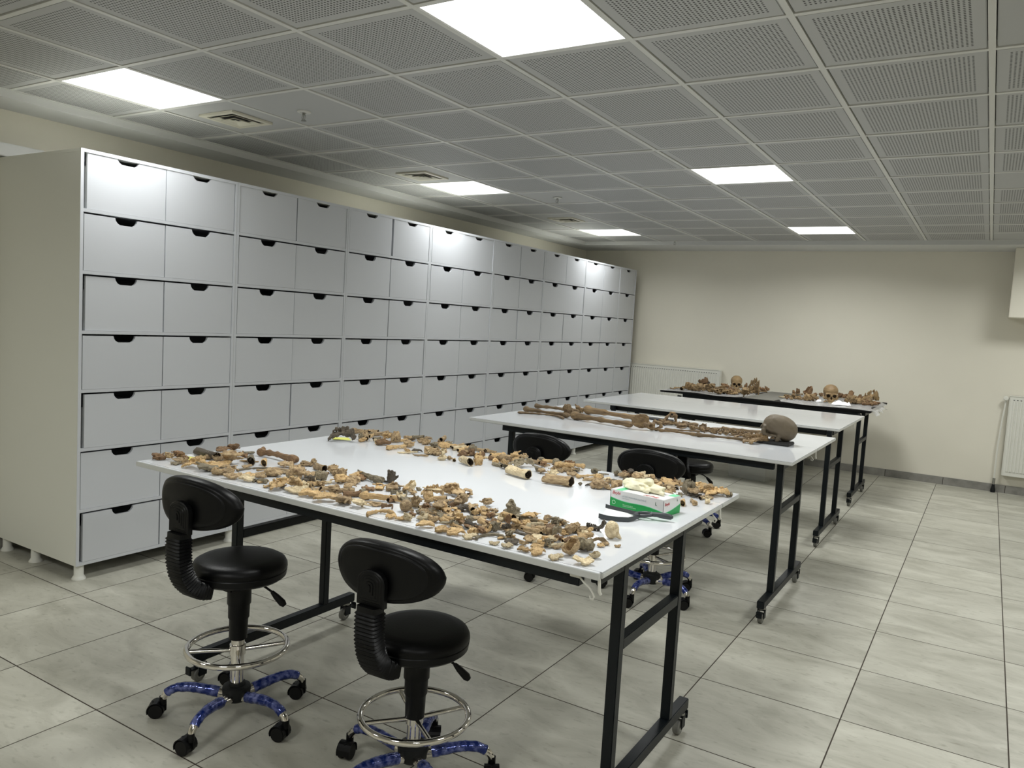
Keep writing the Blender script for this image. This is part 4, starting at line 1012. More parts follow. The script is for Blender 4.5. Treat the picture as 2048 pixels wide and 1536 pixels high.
f v -2.767 2.194 -1.16 0.041 0.032 0.024 y 
f k -2.172 2.267 -2.86 0.055 0.044 0.033 y 
f t -1.353 2.236 -2.95 0.078 0.023 0.023 p ^
f v -2.181 2.362 2.65 0.054 0.043 0.033 y ^
f L -1.349 2.081 1.69 0.078 0.024 0.024 t ^
f v -1.783 2.321 0.66 0.04 0.032 0.024 y 
f v -1.484 2.226 -1.16 0.048 0.039 0.029 y 
f L -2.027 2.133 -2.51 0.084 0.025 0.025 t 
f t -1.349 2.223 -0.47 0.073 0.022 0.022 y ^
f v -2.591 2.079 0.38 0.056 0.044 0.033 t ^
f s -1.32 2.137 -1.23 0.052 0.042 0.031 t 
f L -1.985 2.193 -1.25 0.074 0.022 0.022 g ^
f s -2.299 2.29 -1.92 0.053 0.042 0.032 r 
f t -1.527 2.256 -0.82 0.085 0.026 0.026 t 
f s -1.541 2.108 0.48 0.048 0.038 0.029 g ^
f s -1.634 2.106 0.86 0.04 0.032 0.024 g 
f L -1.3 2.263 0.11 0.093 0.028 0.028 g 
f L -2.182 2.14 1.32 0.083 0.025 0.025 y 
f p -2.18 2.356 1.65 0.08 0.024 0.008 y 
f s -2.9 2.152 -1.92 0.05 0.04 0.03 y 
f s -1.015 2.123 -1.91 0.04 0.032 0.024 t ^
f v -2.76 2.087 2.42 0.038 0.03 0.023 y ^
f v -1.198 2.285 0.3 0.055 0.044 0.033 g ^
f s -1.6 2.128 -0.49 0.052 0.041 0.031 g 
f p -1.421 2.066 2.81 0.093 0.028 0.008 r 
f p -1.382 2.203 2.5 0.068 0.02 0.008 t 
f p -1.429 2.273 -1.64 0.072 0.022 0.008 p ^
f s -1.295 2.267 -1.2 0.05 0.04 0.03 y ^
f L -2.931 2.266 -2.86 0.06 0.018 0.018 y 
f s -1.103 2.081 0.2 0.032 0.026 0.019 p ^
f s -1.047 2.14 -1.29 0.049 0.039 0.03 t 
f v -1.122 2.289 -1.2 0.05 0.04 0.03 t 
f k -1.424 2.227 1.09 0.04 0.032 0.024 r 
f L -2.205 2.1 0.27 0.091 0.027 0.027 t ^
f L -1.249 2.229 1.09 0.074 0.022 0.022 p 
f s -1.658 2.254 -0.4 0.049 0.039 0.029 t ^
f L -1.023 2.117 0.23 0.094 0.028 0.028 r ^
f v -2.888 2.057 -2.85 0.048 0.038 0.029 t 
f k -2.307 2.245 -1.68 0.052 0.042 0.031 t 
f s -2.265 2.046 0.66 0.036 0.028 0.021 r ^
f v -2.189 2.087 -1.32 0.05 0.04 0.03 p 
f s -2.424 2.291 -1.11 0.042 0.034 0.025 t 
f k -1.13 2.237 -2.09 0.049 0.039 0.029 t 
f v -1.545 2.191 -1.59 0.034 0.027 0.02 y 
f v -1.585 2.066 -0.67 0.043 0.034 0.026 g ^
f k -2.593 2.004 0.04 0.053 0.042 0.032 t 
f t -1.187 2.185 -2.82 0.087 0.026 0.026 t 
f p -2.732 2.275 -2.5 0.085 0.025 0.008 y 
f p -1.035 2.115 -1.26 0.089 0.027 0.008 g 
f t -1.373 2.121 -0.4 0.087 0.026 0.026 y 
f s -2.737 2.153 -2.78 0.034 0.027 0.02 p ^
f L -2.052 2.357 -0.18 0.054 0.016 0.016 g 
f v -1.283 2.155 -2.57 0.048 0.038 0.029 t 
f s -1.13 2.134 1.03 0.05 0.04 0.03 t ^
f t -2.874 2.201 1.04 0.082 0.025 0.025 t 
f s -2.267 2.239 1.38 0.048 0.039 0.029 r ^
f v -1.813 2.212 1.24 0.054 0.043 0.032 p 
f L -2.092 2.119 -1.95 0.086 0.026 0.026 t ^
f s -2.681 2.11 -0.28 0.043 0.034 0.026 t 
f t -2.263 2.197 -1.58 0.084 0.025 0.025 t 
f v -2.191 2.031 1.69 0.044 0.035 0.026 t ^
f k -1.272 2.21 0.05 0.036 0.029 0.022 y ^
f v -1.93 2.139 2.53 0.045 0.036 0.027 t 
f t -1.815 2.17 1.61 0.072 0.021 0.021 r 
f s -2.145 2.353 3 0.053 0.043 0.032 r 
f s -2.096 2.049 -2.22 0.04 0.032 0.024 p ^
f v -1.854 2.289 1.2 0.033 0.027 0.02 y ^
f v -1.84 2.312 -1.12 0.042 0.034 0.025 t 
f s -2.636 2.183 1.9 0.043 0.034 0.026 t 
f s -2.714 2.194 -0.71 0.051 0.041 0.031 t ^
f L -2.371 2.027 -2.62 0.066 0.02 0.02 g 
f s -2.875 2.011 -1.45 0.042 0.034 0.025 g 
f t -2.855 2.109 -2.93 0.068 0.02 0.02 y 
f s -1.984 2.055 2.63 0.043 0.034 0.026 t 
f v -1.652 2.16 -1.97 0.042 0.034 0.025 r ^
f k -1.451 2.297 2.1 0.033 0.026 0.02 t 
f v -1.323 2.015 -0.87 0.044 0.035 0.026 r ^
f p -1.457 2.084 1.85 0.063 0.019 0.008 y 
f s -1.592 2.146 -0.06 0.047 0.037 0.028 t ^
f s -1.464 2.238 1.53 0.046 0.037 0.028 y ^
f v -1.061 2.232 -2.38 0.044 0.035 0.026 p 
f k -1.352 2.017 0.01 0.04 0.032 0.024 y ^
f k -1.126 2.27 -0.82 0.046 0.037 0.028 t ^
f v -1.45 2.049 2.18 0.042 0.034 0.025 g 
f s -1.154 2.305 1.52 0.031 0.025 0.019 y 
f v -1.197 2.239 2.38 0.04 0.032 0.024 r ^
f t -1.082 2.074 0.92 0.057 0.017 0.017 p 
f p -1.252 2.059 -1.72 0.081 0.024 0.008 y ^
f s -1.175 2.075 1.6 0.043 0.034 0.026 t ^
f t -1.622 2.214 -0.1 0.059 0.018 0.018 p ^
f p -1.457 2.106 -2.1 0.065 0.02 0.008 t ^
f v -1.436 2.115 -2.63 0.045 0.036 0.027 g ^
f t -1.703 2.285 0.69 0.081 0.024 0.024 y 
f v -1.751 2.233 -0.79 0.037 0.029 0.022 t 
f s -1.09 2.278 1.89 0.037 0.03 0.022 t ^
f v -1.274 2.156 0.26 0.038 0.03 0.023 y ^
f s -1.552 2.305 2.78 0.04 0.032 0.024 t 
f s -1.671 2.308 -0.13 0.032 0.026 0.019 t ^
f s -1.351 2.119 1.6 0.043 0.034 0.026 r ^
f v -1.647 2.126 -0.48 0.031 0.025 0.019 p ^
f p -1.759 2.325 0.25 0.084 0.025 0.008 p ^
f v -1.499 2.132 -2.16 0.046 0.037 0.028 t 
f t -1.67 2.163 -1.69 0.053 0.016 0.016 t 
f s -1.166 2.2 -2.68 0.04 0.032 0.024 r ^
f k -1.082 2.308 1.62 0.03 0.024 0.018 y ^
f s -1.038 2.174 1.69 0.033 0.026 0.02 g ^
f t -1.509 2.096 -0.18 0.06 0.018 0.018 y ^
f v -1.589 2.25 -2.78 0.044 0.035 0.026 t ^
f p -1.463 2.034 -2.18 0.071 0.021 0.008 g ^
f s -1.147 2.071 -2.21 0.032 0.025 0.019 p 
f v -1.184 2.093 0.86 0.032 0.026 0.019 y ^
f p -1.186 2.203 -2.16 0.084 0.025 0.008 y ^
f p -1.549 2.069 1.63 0.051 0.015 0.008 t ^
f v -1.357 2.027 2.3 0.044 0.035 0.026 t 
f v -1.242 2.061 -1.35 0.041 0.033 0.025 g ^
f s -1.023 2.156 -2.67 0.043 0.034 0.026 t ^
r v -1.229 3.207 -2.17 0.056 0.044 0.033 g ^
r L -1.068 3.221 -2.47 0.06 0.018 0.018 t ^
r k -2.189 3.136 1.45 0.054 0.044 0.033 r ^
r L -2.718 3.152 2.25 0.084 0.025 0.025 y 
r t -2.214 3.23 -2.74 0.058 0.017 0.017 t 
r k -1.011 3.274 1.33 0.037 0.03 0.022 p 
r v -1.937 3.226 1.29 0.035 0.028 0.021 t ^
r k -2.455 3.308 -1.17 0.045 0.036 0.027 t ^
r v -1.772 3.207 -2.07 0.046 0.037 0.028 r ^
r L -1.659 3.156 2.96 0.064 0.019 0.019 t 
r t -1.016 3.272 -0.05 0.064 0.019 0.019 y 
r k -0.96 3.205 0.38 0.045 0.036 0.027 t ^
r s -1.918 3.21 -1.24 0.056 0.045 0.033 y ^
r v -1.689 3.248 1.26 0.047 0.037 0.028 y ^
r v -2.305 3.045 -1.29 0.057 0.045 0.034 t 
r s -2.545 3.31 1.34 0.051 0.04 0.03 t ^
r k -1.131 3.31 -0.98 0.042 0.033 0.025 t 
r t -1.209 3.141 1.74 0.099 0.03 0.03 t 
r L -1.216 3.177 0.39 0.059 0.018 0.018 p ^
r t -2.391 3.141 -2.38 0.078 0.024 0.024 t 
r v -2.32 3.036 -1.37 0.045 0.036 0.027 p 
r t -1.286 3.31 -1.91 0.087 0.026 0.026 p ^
r L -2.44 3.003 2.51 0.077 0.023 0.023 y 
r k -1.699 3.207 1.55 0.046 0.037 0.028 r 
r v -2.168 3.179 -2.2 0.06 0.048 0.036 r ^
r L -2.354 3.112 -0.11 0.093 0.028 0.028 t ^
r v -1.605 3.195 -2.86 0.039 0.031 0.024 t 
r v -1 3.228 -2.65 0.05 0.04 0.03 y ^
r t -1.176 3.162 1.54 0.087 0.026 0.026 y 
r s -2.681 3.066 2.03 0.045 0.036 0.027 y 
r t -1.269 3.204 -0.03 0.065 0.019 0.019 t ^
r k -1.017 3.31 -0.13 0.048 0.038 0.029 y ^
r v -1.863 3.012 -0.6 0.051 0.041 0.031 y ^
r k -1.095 3.115 -1.58 0.039 0.031 0.024 t ^
r v -1.346 3.09 0.31 0.048 0.039 0.029 g 
r k -2.695 3.216 -0.22 0.045 0.036 0.027 t ^
r L -2.004 3.152 0.13 0.079 0.024 0.024 r ^
r L -0.992 3.27 -0.34 0.087 0.026 0.026 t ^
r v -2.339 3.086 -1.97 0.057 0.046 0.034 g ^
r s -2.745 3.119 2.72 0.038 0.031 0.023 p 
r L -1.943 3.118 -2.84 0.076 0.023 0.023 t ^
r k -1.928 3.28 2.5 0.057 0.045 0.034 t 
r v -1.139 3.31 -1.78 0.053 0.042 0.032 r 
r t -2.886 3.195 1.25 0.086 0.026 0.026 g ^
r v -2.04 3.047 2.69 0.052 0.042 0.031 t 
r t -0.997 3.31 -0.79 0.079 0.024 0.024 t 
r L -1.299 3.177 0.22 0.085 0.025 0.025 g ^
r k -1.199 3.31 -2.34 0.046 0.037 0.028 y ^
r t -1.058 3.262 -1.05 0.061 0.018 0.018 t ^
r k -1.316 3.281 2.34 0.058 0.046 0.035 t 
r L -2.647 3.212 -2.09 0.077 0.023 0.023 y ^
r v -1.051 3.31 1.99 0.057 0.046 0.034 y 
r v -2.308 3.134 2.67 0.043 0.034 0.026 t ^
r v -1.256 3.147 1.98 0.042 0.034 0.025 r ^
r k -2.723 3.178 -1.14 0.057 0.046 0.034 y ^
r v -1.295 3.024 -1.82 0.045 0.036 0.027 r 
r t -1.169 3.067 -0.81 0.071 0.021 0.021 t 
r k -2.583 3.184 0.54 0.049 0.039 0.029 t 
r k -2.788 3.058 -1.61 0.045 0.036 0.027 y ^
r v -1.624 3.046 0.72 0.056 0.045 0.034 p 
r v -2.464 3.31 -1.36 0.045 0.036 0.027 t 
r s -1.315 3.31 2.98 0.056 0.045 0.034 p ^
r s -0.995 3.123 -0.59 0.058 0.047 0.035 t ^
r L -2.283 3.26 -2.79 0.07 0.021 0.021 t 
r v -1.2 3.202 1.67 0.057 0.046 0.034 t ^
r k -1.374 3.096 -2.8 0.039 0.031 0.023 t ^
r t -1.923 3.042 -0.26 0.068 0.02 0.02 g ^
r k -2.284 3.046 -2.61 0.04 0.032 0.024 t ^
r t -1.262 3.106 -0.65 0.071 0.021 0.021 y ^
r L -1.004 3.31 1.38 0.095 0.029 0.029 y 
r k -1.951 3.185 -1.44 0.035 0.028 0.021 r ^
r t -2.613 3.31 0.69 0.068 0.021 0.021 g ^
r s -2.704 3.126 0.81 0.042 0.034 0.025 g 
r L -1.644 3.187 0.38 0.098 0.029 0.029 y ^
r L -2.054 3.242 -2.17 0.095 0.028 0.028 y 
r L -2.372 3.264 0.77 0.096 0.029 0.029 y 
r v -2.521 3.26 0.84 0.052 0.041 0.031 t 
r t -2.864 3.208 2.03 0.075 0.022 0.022 y 
r v -1.437 3.115 0.66 0.053 0.043 0.032 y 
r L -1.049 3.223 -1.34 0.089 0.027 0.027 y 
r v -1.646 3.053 -1.63 0.035 0.028 0.021 y ^
r L -1.135 3.126 -2.1 0.079 0.024 0.024 p 
r s -0.937 3.132 1.63 0.039 0.031 0.024 t ^
r t -2.305 3.264 1.26 0.089 0.027 0.027 p 
r k -1.956 3.262 -1.64 0.054 0.043 0.032 y ^
r L -2.119 3.176 -1.57 0.086 0.026 0.026 r ^
r L -1.604 2.95 1.74 0.082 0.024 0.024 r 
r t -2.446 3.31 1.97 0.093 0.028 0.028 t ^
r v -1.126 3.102 1.62 0.043 0.034 0.026 t ^
r L -1.379 3.31 2.36 0.095 0.029 0.029 r ^
s v -1.99 5.294 2.83 0.039 0.031 0.027 m 
s v -1.644 5.269 -1.03 0.046 0.037 0.032 m ^
s v -2.016 5.3 -1.59 0.051 0.041 0.036 m 
s p -1.945 5.32 -1.39 0.08 0.014 0.012 m 
s r -1.922 5.369 -1.1 0.091 0.041 0.012 m ^
s v -1.683 5.31 1.42 0.04 0.032 0.028 m ^
s k -1.555 5.208 2.92 0.053 0.043 0.037 m 
s k -1.968 5.316 1.43 0.054 0.043 0.038 m ^
s k -1.812 5.318 0.05 0.037 0.03 0.026 m 
s r -1.596 5.196 0.71 0.07 0.032 0.012 m ^
s k -1.723 5.252 -1.64 0.053 0.042 0.037 m 
s p -1.796 5.266 1.28 0.095 0.017 0.012 m 
s k -1.302 5.255 0.56 0.036 0.029 0.025 m 
s k -1.422 5.285 2.41 0.039 0.031 0.027 m 
s k -1.668 5.326 -1.22 0.052 0.042 0.037 m ^
s k -1.385 5.243 2.45 0.036 0.029 0.026 m 
s k -1.729 5.269 0.62 0.052 0.042 0.036 m 
s v -1.58 5.291 2.46 0.042 0.033 0.029 m 
s v -1.515 5.203 -2.32 0.044 0.035 0.03 m 
s r -1.297 5.254 -1.14 0.069 0.031 0.012 m ^
s r -1.423 5.212 -1.21 0.071 0.032 0.012 m ^
s k -1.643 5.222 -0.64 0.05 0.04 0.035 m 
s p -1.413 5.179 -2.87 0.07 0.013 0.012 m 
s v -1.419 5.292 1.12 0.052 0.042 0.037 m 
s k -1.472 5.218 1.19 0.049 0.039 0.034 m 
s k -1.889 5.345 -1.07 0.041 0.033 0.029 m ^
t t -2.841 9.116 -1.58 0.152 0.032 0.032 o 
t r -2.916 8.722 -0.84 0.145 0.065 0.012 o 
t r -2.804 9.029 -2.26 0.141 0.064 0.012 r 
t r -2.397 9.008 2.43 0.193 0.087 0.012 o ^
t r -2.893 8.857 -2.21 0.175 0.079 0.012 o ^
t k -2.488 9.028 1.74 0.074 0.059 0.052 r 
t t -2.438 8.944 -2.34 0.199 0.042 0.042 o 
t t -2.432 9.04 0.77 0.171 0.036 0.036 o 
t k -2.924 9.136 0.54 0.098 0.078 0.068 o 
t v -2.699 9.068 1.08 0.076 0.061 0.053 o ^
t r -2.426 8.695 1.03 0.175 0.079 0.012 r 
t t -2.995 8.647 -1.36 0.199 0.042 0.042 o ^
t t -2.489 8.778 2.7 0.195 0.041 0.041 o 
t r -2.639 8.826 2.43 0.141 0.064 0.012 r ^
t L -2.937 8.981 2.74 0.17 0.036 0.036 r 
t t -2.968 8.878 1.71 0.133 0.028 0.028 o 
t k -2.982 8.899 0.16 0.094 0.075 0.066 r ^
t L -2.898 8.879 2.39 0.207 0.044 0.044 o 
t L -2.96 8.837 -2.76 0.116 0.025 0.025 o 
t v -2.67 8.952 -1.74 0.078 0.063 0.055 o 
t k -2.887 8.959 1.1 0.096 0.077 0.068 o 
t v -2.739 9.171 -2.06 0.061 0.049 0.043 o 
t r -2.803 9.194 -0.83 0.118 0.053 0.012 r 
t L -2.471 8.864 -0.99 0.155 0.033 0.033 o 
t h -2.366 9.189 2.81 0.1 0.08 0.07 o 
t h -2.512 9.122 2.58 0.073 0.059 0.051 o 
t v -2.533 8.816 1.54 0.083 0.067 0.058 o 
t k -2.963 8.857 -1.63 0.107 0.086 0.075 o 
t t -2.853 9.011 1.12 0.199 0.042 0.042 r ^
t k -2.547 9.04 -2.52 0.095 0.076 0.067 r ^
t L -2.361 9.235 2.7 0.204 0.043 0.043 o 
t L -2.655 8.832 2.79 0.149 0.031 0.031 o ^
t k -2.432 8.753 2 0.068 0.055 0.048 r 
t t -2.544 8.759 -1.29 0.193 0.041 0.041 o 
t k -1.787 8.907 -1.4 0.037 0.03 0.026 o 
t v -1.682 8.904 0.05 0.042 0.034 0.03 o 
t k -1.652 8.958 -0.69 0.047 0.038 0.033 r 
t k -1.808 8.793 -0.01 0.043 0.034 0.03 o 
t k -1.863 8.826 -2.4 0.039 0.031 0.027 r ^
t k -1.629 8.883 -1.52 0.041 0.033 0.029 o 
t v -1.769 9.028 -0.52 0.043 0.034 0.03 r ^
t v -1.86 8.859 2.62 0.042 0.033 0.029 r 
t v -1.785 9.003 1.3 0.035 0.028 0.025 o 
t k -1.864 8.987 2.55 0.046 0.037 0.032 o 
t k -1.713 8.871 -2.62 0.042 0.033 0.029 o ^
t v -1.72 9.038 2.15 0.047 0.038 0.033 r 
t k -1.666 8.899 -0.19 0.038 0.03 0.027 o ^
t k -1.814 8.947 -0.72 0.049 0.039 0.034 o ^
t r -1.265 9.253 0.46 0.125 0.056 0.012 o 
t k -1.185 9.188 0.28 0.099 0.079 0.069 o ^
t h -1.021 9.233 -0.79 0.063 0.051 0.044 r ^
t r -1.052 9.303 -2.92 0.142 0.064 0.012 o ^
t v -1.198 9.095 0.41 0.067 0.053 0.047 o 
t k -1.102 9.185 -0.43 0.091 0.072 0.063 r 
t L -1.189 9.141 1.15 0.127 0.027 0.027 o 
t L -1.027 9.053 -1.31 0.13 0.027 0.027 o 
t v -1.107 9.056 0.58 0.079 0.063 0.055 o 
t h -1.121 9.269 -1.33 0.07 0.056 0.049 o ^
t L -1.137 9.102 0.41 0.128 0.027 0.027 o ^
t L -1.103 9.259 -1.23 0.124 0.026 0.026 o 
t v -1.215 9.08 -1.81 0.094 0.075 0.066 o 
t L -1.043 9.283 0.02 0.152 0.032 0.032 r ^
t L -1.086 9.264 2.06 0.172 0.036 0.036 o 
t L -1.055 9.054 0.85 0.183 0.038 0.038 r 
t k -1.071 9.187 2.42 0.082 0.065 0.057 o 
t v -1.067 9.293 -2.06 0.059 0.048 0.042 o ^
'''
# ------------------------------------------------------------------ bones: distance fields turned into meshes
def nets(f, bmin, bmax, res):
    bmin = np.array(bmin, float); bmax = np.array(bmax, float); h = (bmax - bmin).max() / res
    n = np.ceil((bmax - bmin) / h).astype(int) + 2
    ax = [bmin[i] - h * .5 + h * np.arange(n[i]) for i in range(3)]
    X, Y, Z = np.meshgrid(*ax, indexing='ij'); F = f(X, Y, Z)
    F[0], F[-1] = np.maximum(F[0], h), np.maximum(F[-1], h); F[:, 0], F[:, -1] = np.maximum(F[:, 0], h), np.maximum(F[:, -1], h); F[:, :, 0], F[:, :, -1] = np.maximum(F[:, :, 0], h), np.maximum(F[:, :, -1], h)
    sg = F < 0; c = [s - 1 for s in F.shape]; cnt = np.zeros(c); acc = np.zeros((*c, 3))
    cor = [(i, j, k) for i in (0, 1) for j in (0, 1) for k in (0, 1)]
    sl = lambda o: tuple(slice(o[a], o[a] + c[a]) for a in range(3))
    for a in range(3):
        for o in cor:
            if o[a]: continue
            p = list(o); p[a] = 1; A, B = F[sl(o)], F[sl(p)]; cr = (A < 0) != (B < 0); t = np.where(cr, A / np.where(cr, A - B, 1), 0)
            cnt += cr
            for d in range(3): acc[..., d] += cr * (o[d] + (t if d == a else 0))
    act = cnt > 0; idx = -np.ones(c, int); idx[act] = np.arange(act.sum()); ijk = np.argwhere(act)
    V = (ijk + acc[act] / cnt[act][:, None]) * h + np.array([ax[0][0], ax[1][0], ax[2][0]])
    fs = []
    for a in range(3):
        b, d = (a + 1) % 3, (a + 2) % 3; o = [slice(None)] * 3; p = [slice(None)] * 3; o[a] = slice(0, -1); p[a] = slice(1, None)
        s0, s1 = sg[tuple(o)], sg[tuple(p)]; E_ = np.argwhere(s0 != s1); E_ = E_[(E_[:, b] > 0) & (E_[:, d] > 0) & (E_[:, b] < c[b]) & (E_[:, d] < c[d])]
        fl_ = s0[tuple(E_.T)]; q = []
        for db, dd in ((-1, -1), (0, -1), (0, 0), (-1, 0)):
            e = E_.copy(); e[:, b] += db; e[:, d] += dd; q.append(idx[tuple(e.T)])
        q = np.stack(q, 1); q[~fl_] = q[~fl_][:, ::-1]; fs.append(q)
    return V, np.concatenate(fs)
def ell(c, r, rot=None):
    def f(X, Y, Z):
        x, y, z = X - c[0], Y - c[1], Z - c[2]
        if rot: ca, sa = math.cos(rot), math.sin(rot); x, z = x * ca + z * sa, -x * sa + z * ca
        k0 = np.sqrt((x / r[0]) ** 2 + (y / r[1]) ** 2 + (z / r[2]) ** 2); return (k0 - 1) * min(r)
    return f
def cap(a, b, r1, r2=None, fl=1.0):
    a, b = np.array(a, float), np.array(b, float); r2 = r1 if r2 is None else r2; d = b - a; L2 = d @ d
    def f(X, Y, Z):
        px, py, pz = X - a[0], Y - a[1], Z - a[2]; h = np.clip((px * d[0] + py * d[1] + pz * d[2]) / L2, 0, 1)
        return np.sqrt((px - h * d[0]) ** 2 + (py - h * d[1]) ** 2 + ((pz - h * d[2]) * fl) ** 2) - (r1 + (r2 - r1) * h)
    return f
def bx(c, r, rd=.02):
    def f(X, Y, Z):
        q = [np.abs(X - c[0]) - r[0] + rd, np.abs(Y - c[1]) - r[1] + rd, np.abs(Z - c[2]) - r[2] + rd]
        return np.sqrt(sum(np.maximum(k, 0) ** 2 for k in q)) + np.minimum(np.maximum(np.maximum(q[0], q[1]), q[2]), 0) - rd
    return f
def smin(a, b, k): h = np.clip(.5 + .5 * (b - a) / k, 0, 1); return b * (1 - h) + a * h - k * h * (1 - h)
def U(*fs, k=.04):
    def f(X, Y, Z):
        o = fs[0](X, Y, Z)
        for g in fs[1:]: o = smin(o, g(X, Y, Z), k)
        return o
    return f
def D(a, *bs, k=.01): 
    def f(X, Y, Z):
        o = a(X, Y, Z)
        for b in bs: o = -smin(-o, b(X, Y, Z), k)
        return o
    return f
def NZ(a, amp, fr, seed):
    r_ = np.random.RandomState(seed); K = r_.normal(size=(7, 3)) * fr; ph = r_.uniform(0, 6.28, 7)
    return lambda X, Y, Z: a(X, Y, Z) + amp * sum(np.sin(K[i, 0] * X + K[i, 1] * Y + K[i, 2] * Z + ph[i]) for i in range(7)) / 2.6
def chain(pts, rs, k=.02, fl=1.0): return U(*[cap(pts[i], pts[i + 1], rs[i], rs[i + 1], fl) for i in range(len(pts) - 1)], k=k)
def ring(c, R, r, axis=2, fl=1.0):
    def f(X, Y, Z):
        p = [X - c[0], Y - c[1], Z - c[2]]; h = p[axis] * fl; q = [p[i] for i in range(3) if i != axis]
        return np.sqrt((np.sqrt(q[0] ** 2 + q[1] ** 2) - R) ** 2 + h ** 2) - r
    return f
def make(kind, sd):
    r_ = random.Random(sd * 13 + ord(kind[0])); u = r_.uniform; hol = None
    if kind == 't':      # hollow shaft, broken both ends
        Rr, T = .135 + u(-.01, .02), .034; ph = u(0, 6); a1, a2 = u(.04, .14), u(.04, .12)
        def f(X, Y, Z):
            yy = Y - .05 * np.cos(X * 3 + ph); th = np.arctan2(Z, yy); rad = np.sqrt(yy ** 2 + (Z * 1.08) ** 2) - .018 * np.cos(2 * th + X * 3); rr_ = Rr + .03 * X * u(.9, 1)
            e = np.maximum(X - (.49 - a1 * (.5 + .5 * np.sin(th + ph)) - .012 * np.sin(7 * th)), -X - (.49 - a2 * (.5 + .5 * np.sin(th * 2 + ph)) + .012 * np.sin(5 * th)))
            return np.minimum(np.maximum(np.abs(rad - rr_ + T * .5) - T * .5, e), np.maximum(rad - rr_ + .01, np.abs(X) - .05))
        F = NZ(f, .006, 16, sd); B = ((-.55, -.25, -.2), (.55, .25, .2)); res = 52; hol = 1
    elif kind == 'h' and sd >= 0 and False: pass
    elif kind == 'L':    # bone half: joint end and broken hollow end (code h as line)
        ph = u(0, 6); ep = U(ell((-.36, .08, 0), (.12, .10, .11)), ell((-.36, -.08, .01), (.12, .10, .10)), cap((-.3, 0, 0), (.0, 0, 0), .10, .075), k=.05)
        def tub(X, Y, Z):
            th = np.arctan2(Z, Y); rad = np.sqrt(Y ** 2 + Z ** 2); R0 = .085 + .03 * np.clip(X, 0, 1)
            return np.maximum(rad - R0, np.maximum(X - (.47 - .14 * (.5 + .5 * np.sin(th + ph)) - .012 * np.sin(6 * th)), -X - .3))
        F = NZ(D(U(ep, tub, k=.03), cap((.02, 0, 0), (.7, 0, 0), .045, .075), k=.008), .008, 13, sd); B = ((-.52, -.25, -.2), (.52, .25, .2)); res = 54; hol = 1
    elif kind == 'f':    # complete long bone
        if sd % 3 == 0: F = U(chain([(-.36, -.03, 0), (-.2, 0, .006), (.0, .01, .012), (.25, 0, .0), (.38, 0, 0)], [.05, .034, .031, .036, .055], .04), ell((-.44, .045, .01), (.05, .05, .05)), ell((-.40, -.055, .0), (.06, .045, .045)), ell((.44, .045, 0), (.06, .045, .05)), ell((.44, -.045, 0), (.06, .045, .05)), k=.045)
        elif sd % 3 == 1: F = U(chain([(-.38, 0, 0), (-.2, .0, 0), (0, .012, 0), (.25, 0, 0), (.4, 0, 0)], [.065, .042, .034, .032, .04], .04), ell((-.43, 0, 0), (.05, .085, .07)), ell((.45, 0, 0), (.045, .055, .045)), k=.05)
        else: F = U(chain([(-.4, 0, 0), (-.15, -.01, 0), (.15, .012, 0), (.4, 0, 0)], [.05, .036, .034, .045], .05), ell((-.43, .02, .01), (.06, .065, .06)), ell((.44, .0, 0), (.045, .08, .045)), k=.05)
        F = NZ(F, .005, 14, sd); B = ((-.53, -.18, -.12), (.53, .18, .12)); res = 62
    elif kind == 's':    # flat shard
        ph = [u(0, 6) for _ in range(5)]; cv = u(-.55, .7); cy = u(-.5, .4)
        def f(X, Y, Z):
            th = np.arctan2(Y * 1.3, X); rad = np.sqrt(X ** 2 + (Y * 1.3) ** 2)
            R0 = .42 + .09 * np.sin(2 * th + ph[0]) + .06 * np.sin(3 * th + ph[1]) + .035 * np.sin(5 * th + ph[2]) + .02 * np.sin(9 * th + ph[3])
            return np.maximum(np.abs(Z + cv * X * X + cy * Y * Y - .02 * np.sin(9 * X + ph[4])) - .05, rad - R0)
        F = NZ(f, .012, 14, sd); B = ((-.62, -.5, -.32), (.62, .5, .32)); res = 44
    elif kind == 'v':    # vertebra or vertebra-like joint fragment
        tp = sd % 3; body = D(U(ell((0, -.18, 0), (.24, .2, .19)), bx((0, -.18, 0), (.24, .17, .19), .03), k=.02), cap((-.3, -.40, 0), (.3, -.40, 0), .07), k=.03)
        arch = D(ell((0, .10, 0), (.24, .2, .15)), ell((0, .08, 0), (.115, .10, .3)), k=.02)
        pr = [cap((0, .24, 0), (u(-.08, .08), .47, u(-.1, .1)), .06, .045), cap((.16, .06, 0), (.46, .10 + u(-.1, .1), u(-.05, .1)), .06, .05), cap((-.16, .06, 0), (-.44, .12, u(-.05, .12)), .06, .045), ell((.15, .16, .15), (.08, .06, .10)), ell((-.15, .16, .15), (.08, .06, .1))]
        if tp == 1: pr = pr[1:]
        if tp == 2: pr = [pr[0], pr[1], pr[3]]
        F = NZ(D(U(body, arch, *pr, k=.035), ell((0, -.18, .24), (.15, .11, .07)), ell((0, .08, 0), (.10, .09, .4))), .018, 15, sd); B = ((-.56, -.48, -.36), (.56, .56, .36)); res = 40
    elif kind == 'k':    # knuckle / tarsal lump
        es = [ell((u(-.22, .22), u(-.16, .16), u(-.1, .12)), (u(.12, .25), u(.10, .2), u(.10, .18))) for _ in range(4)] + [bx((u(-.2, .2), u(-.12, .12), u(-.1, .1)), (u(.1, .2), u(.1, .18), u(.08, .16)), .03) for _ in range(2)] + [cap((0, 0, 0), (u(-.45, .45), u(-.35, .35), u(-.1, .32)), .08, .03)]
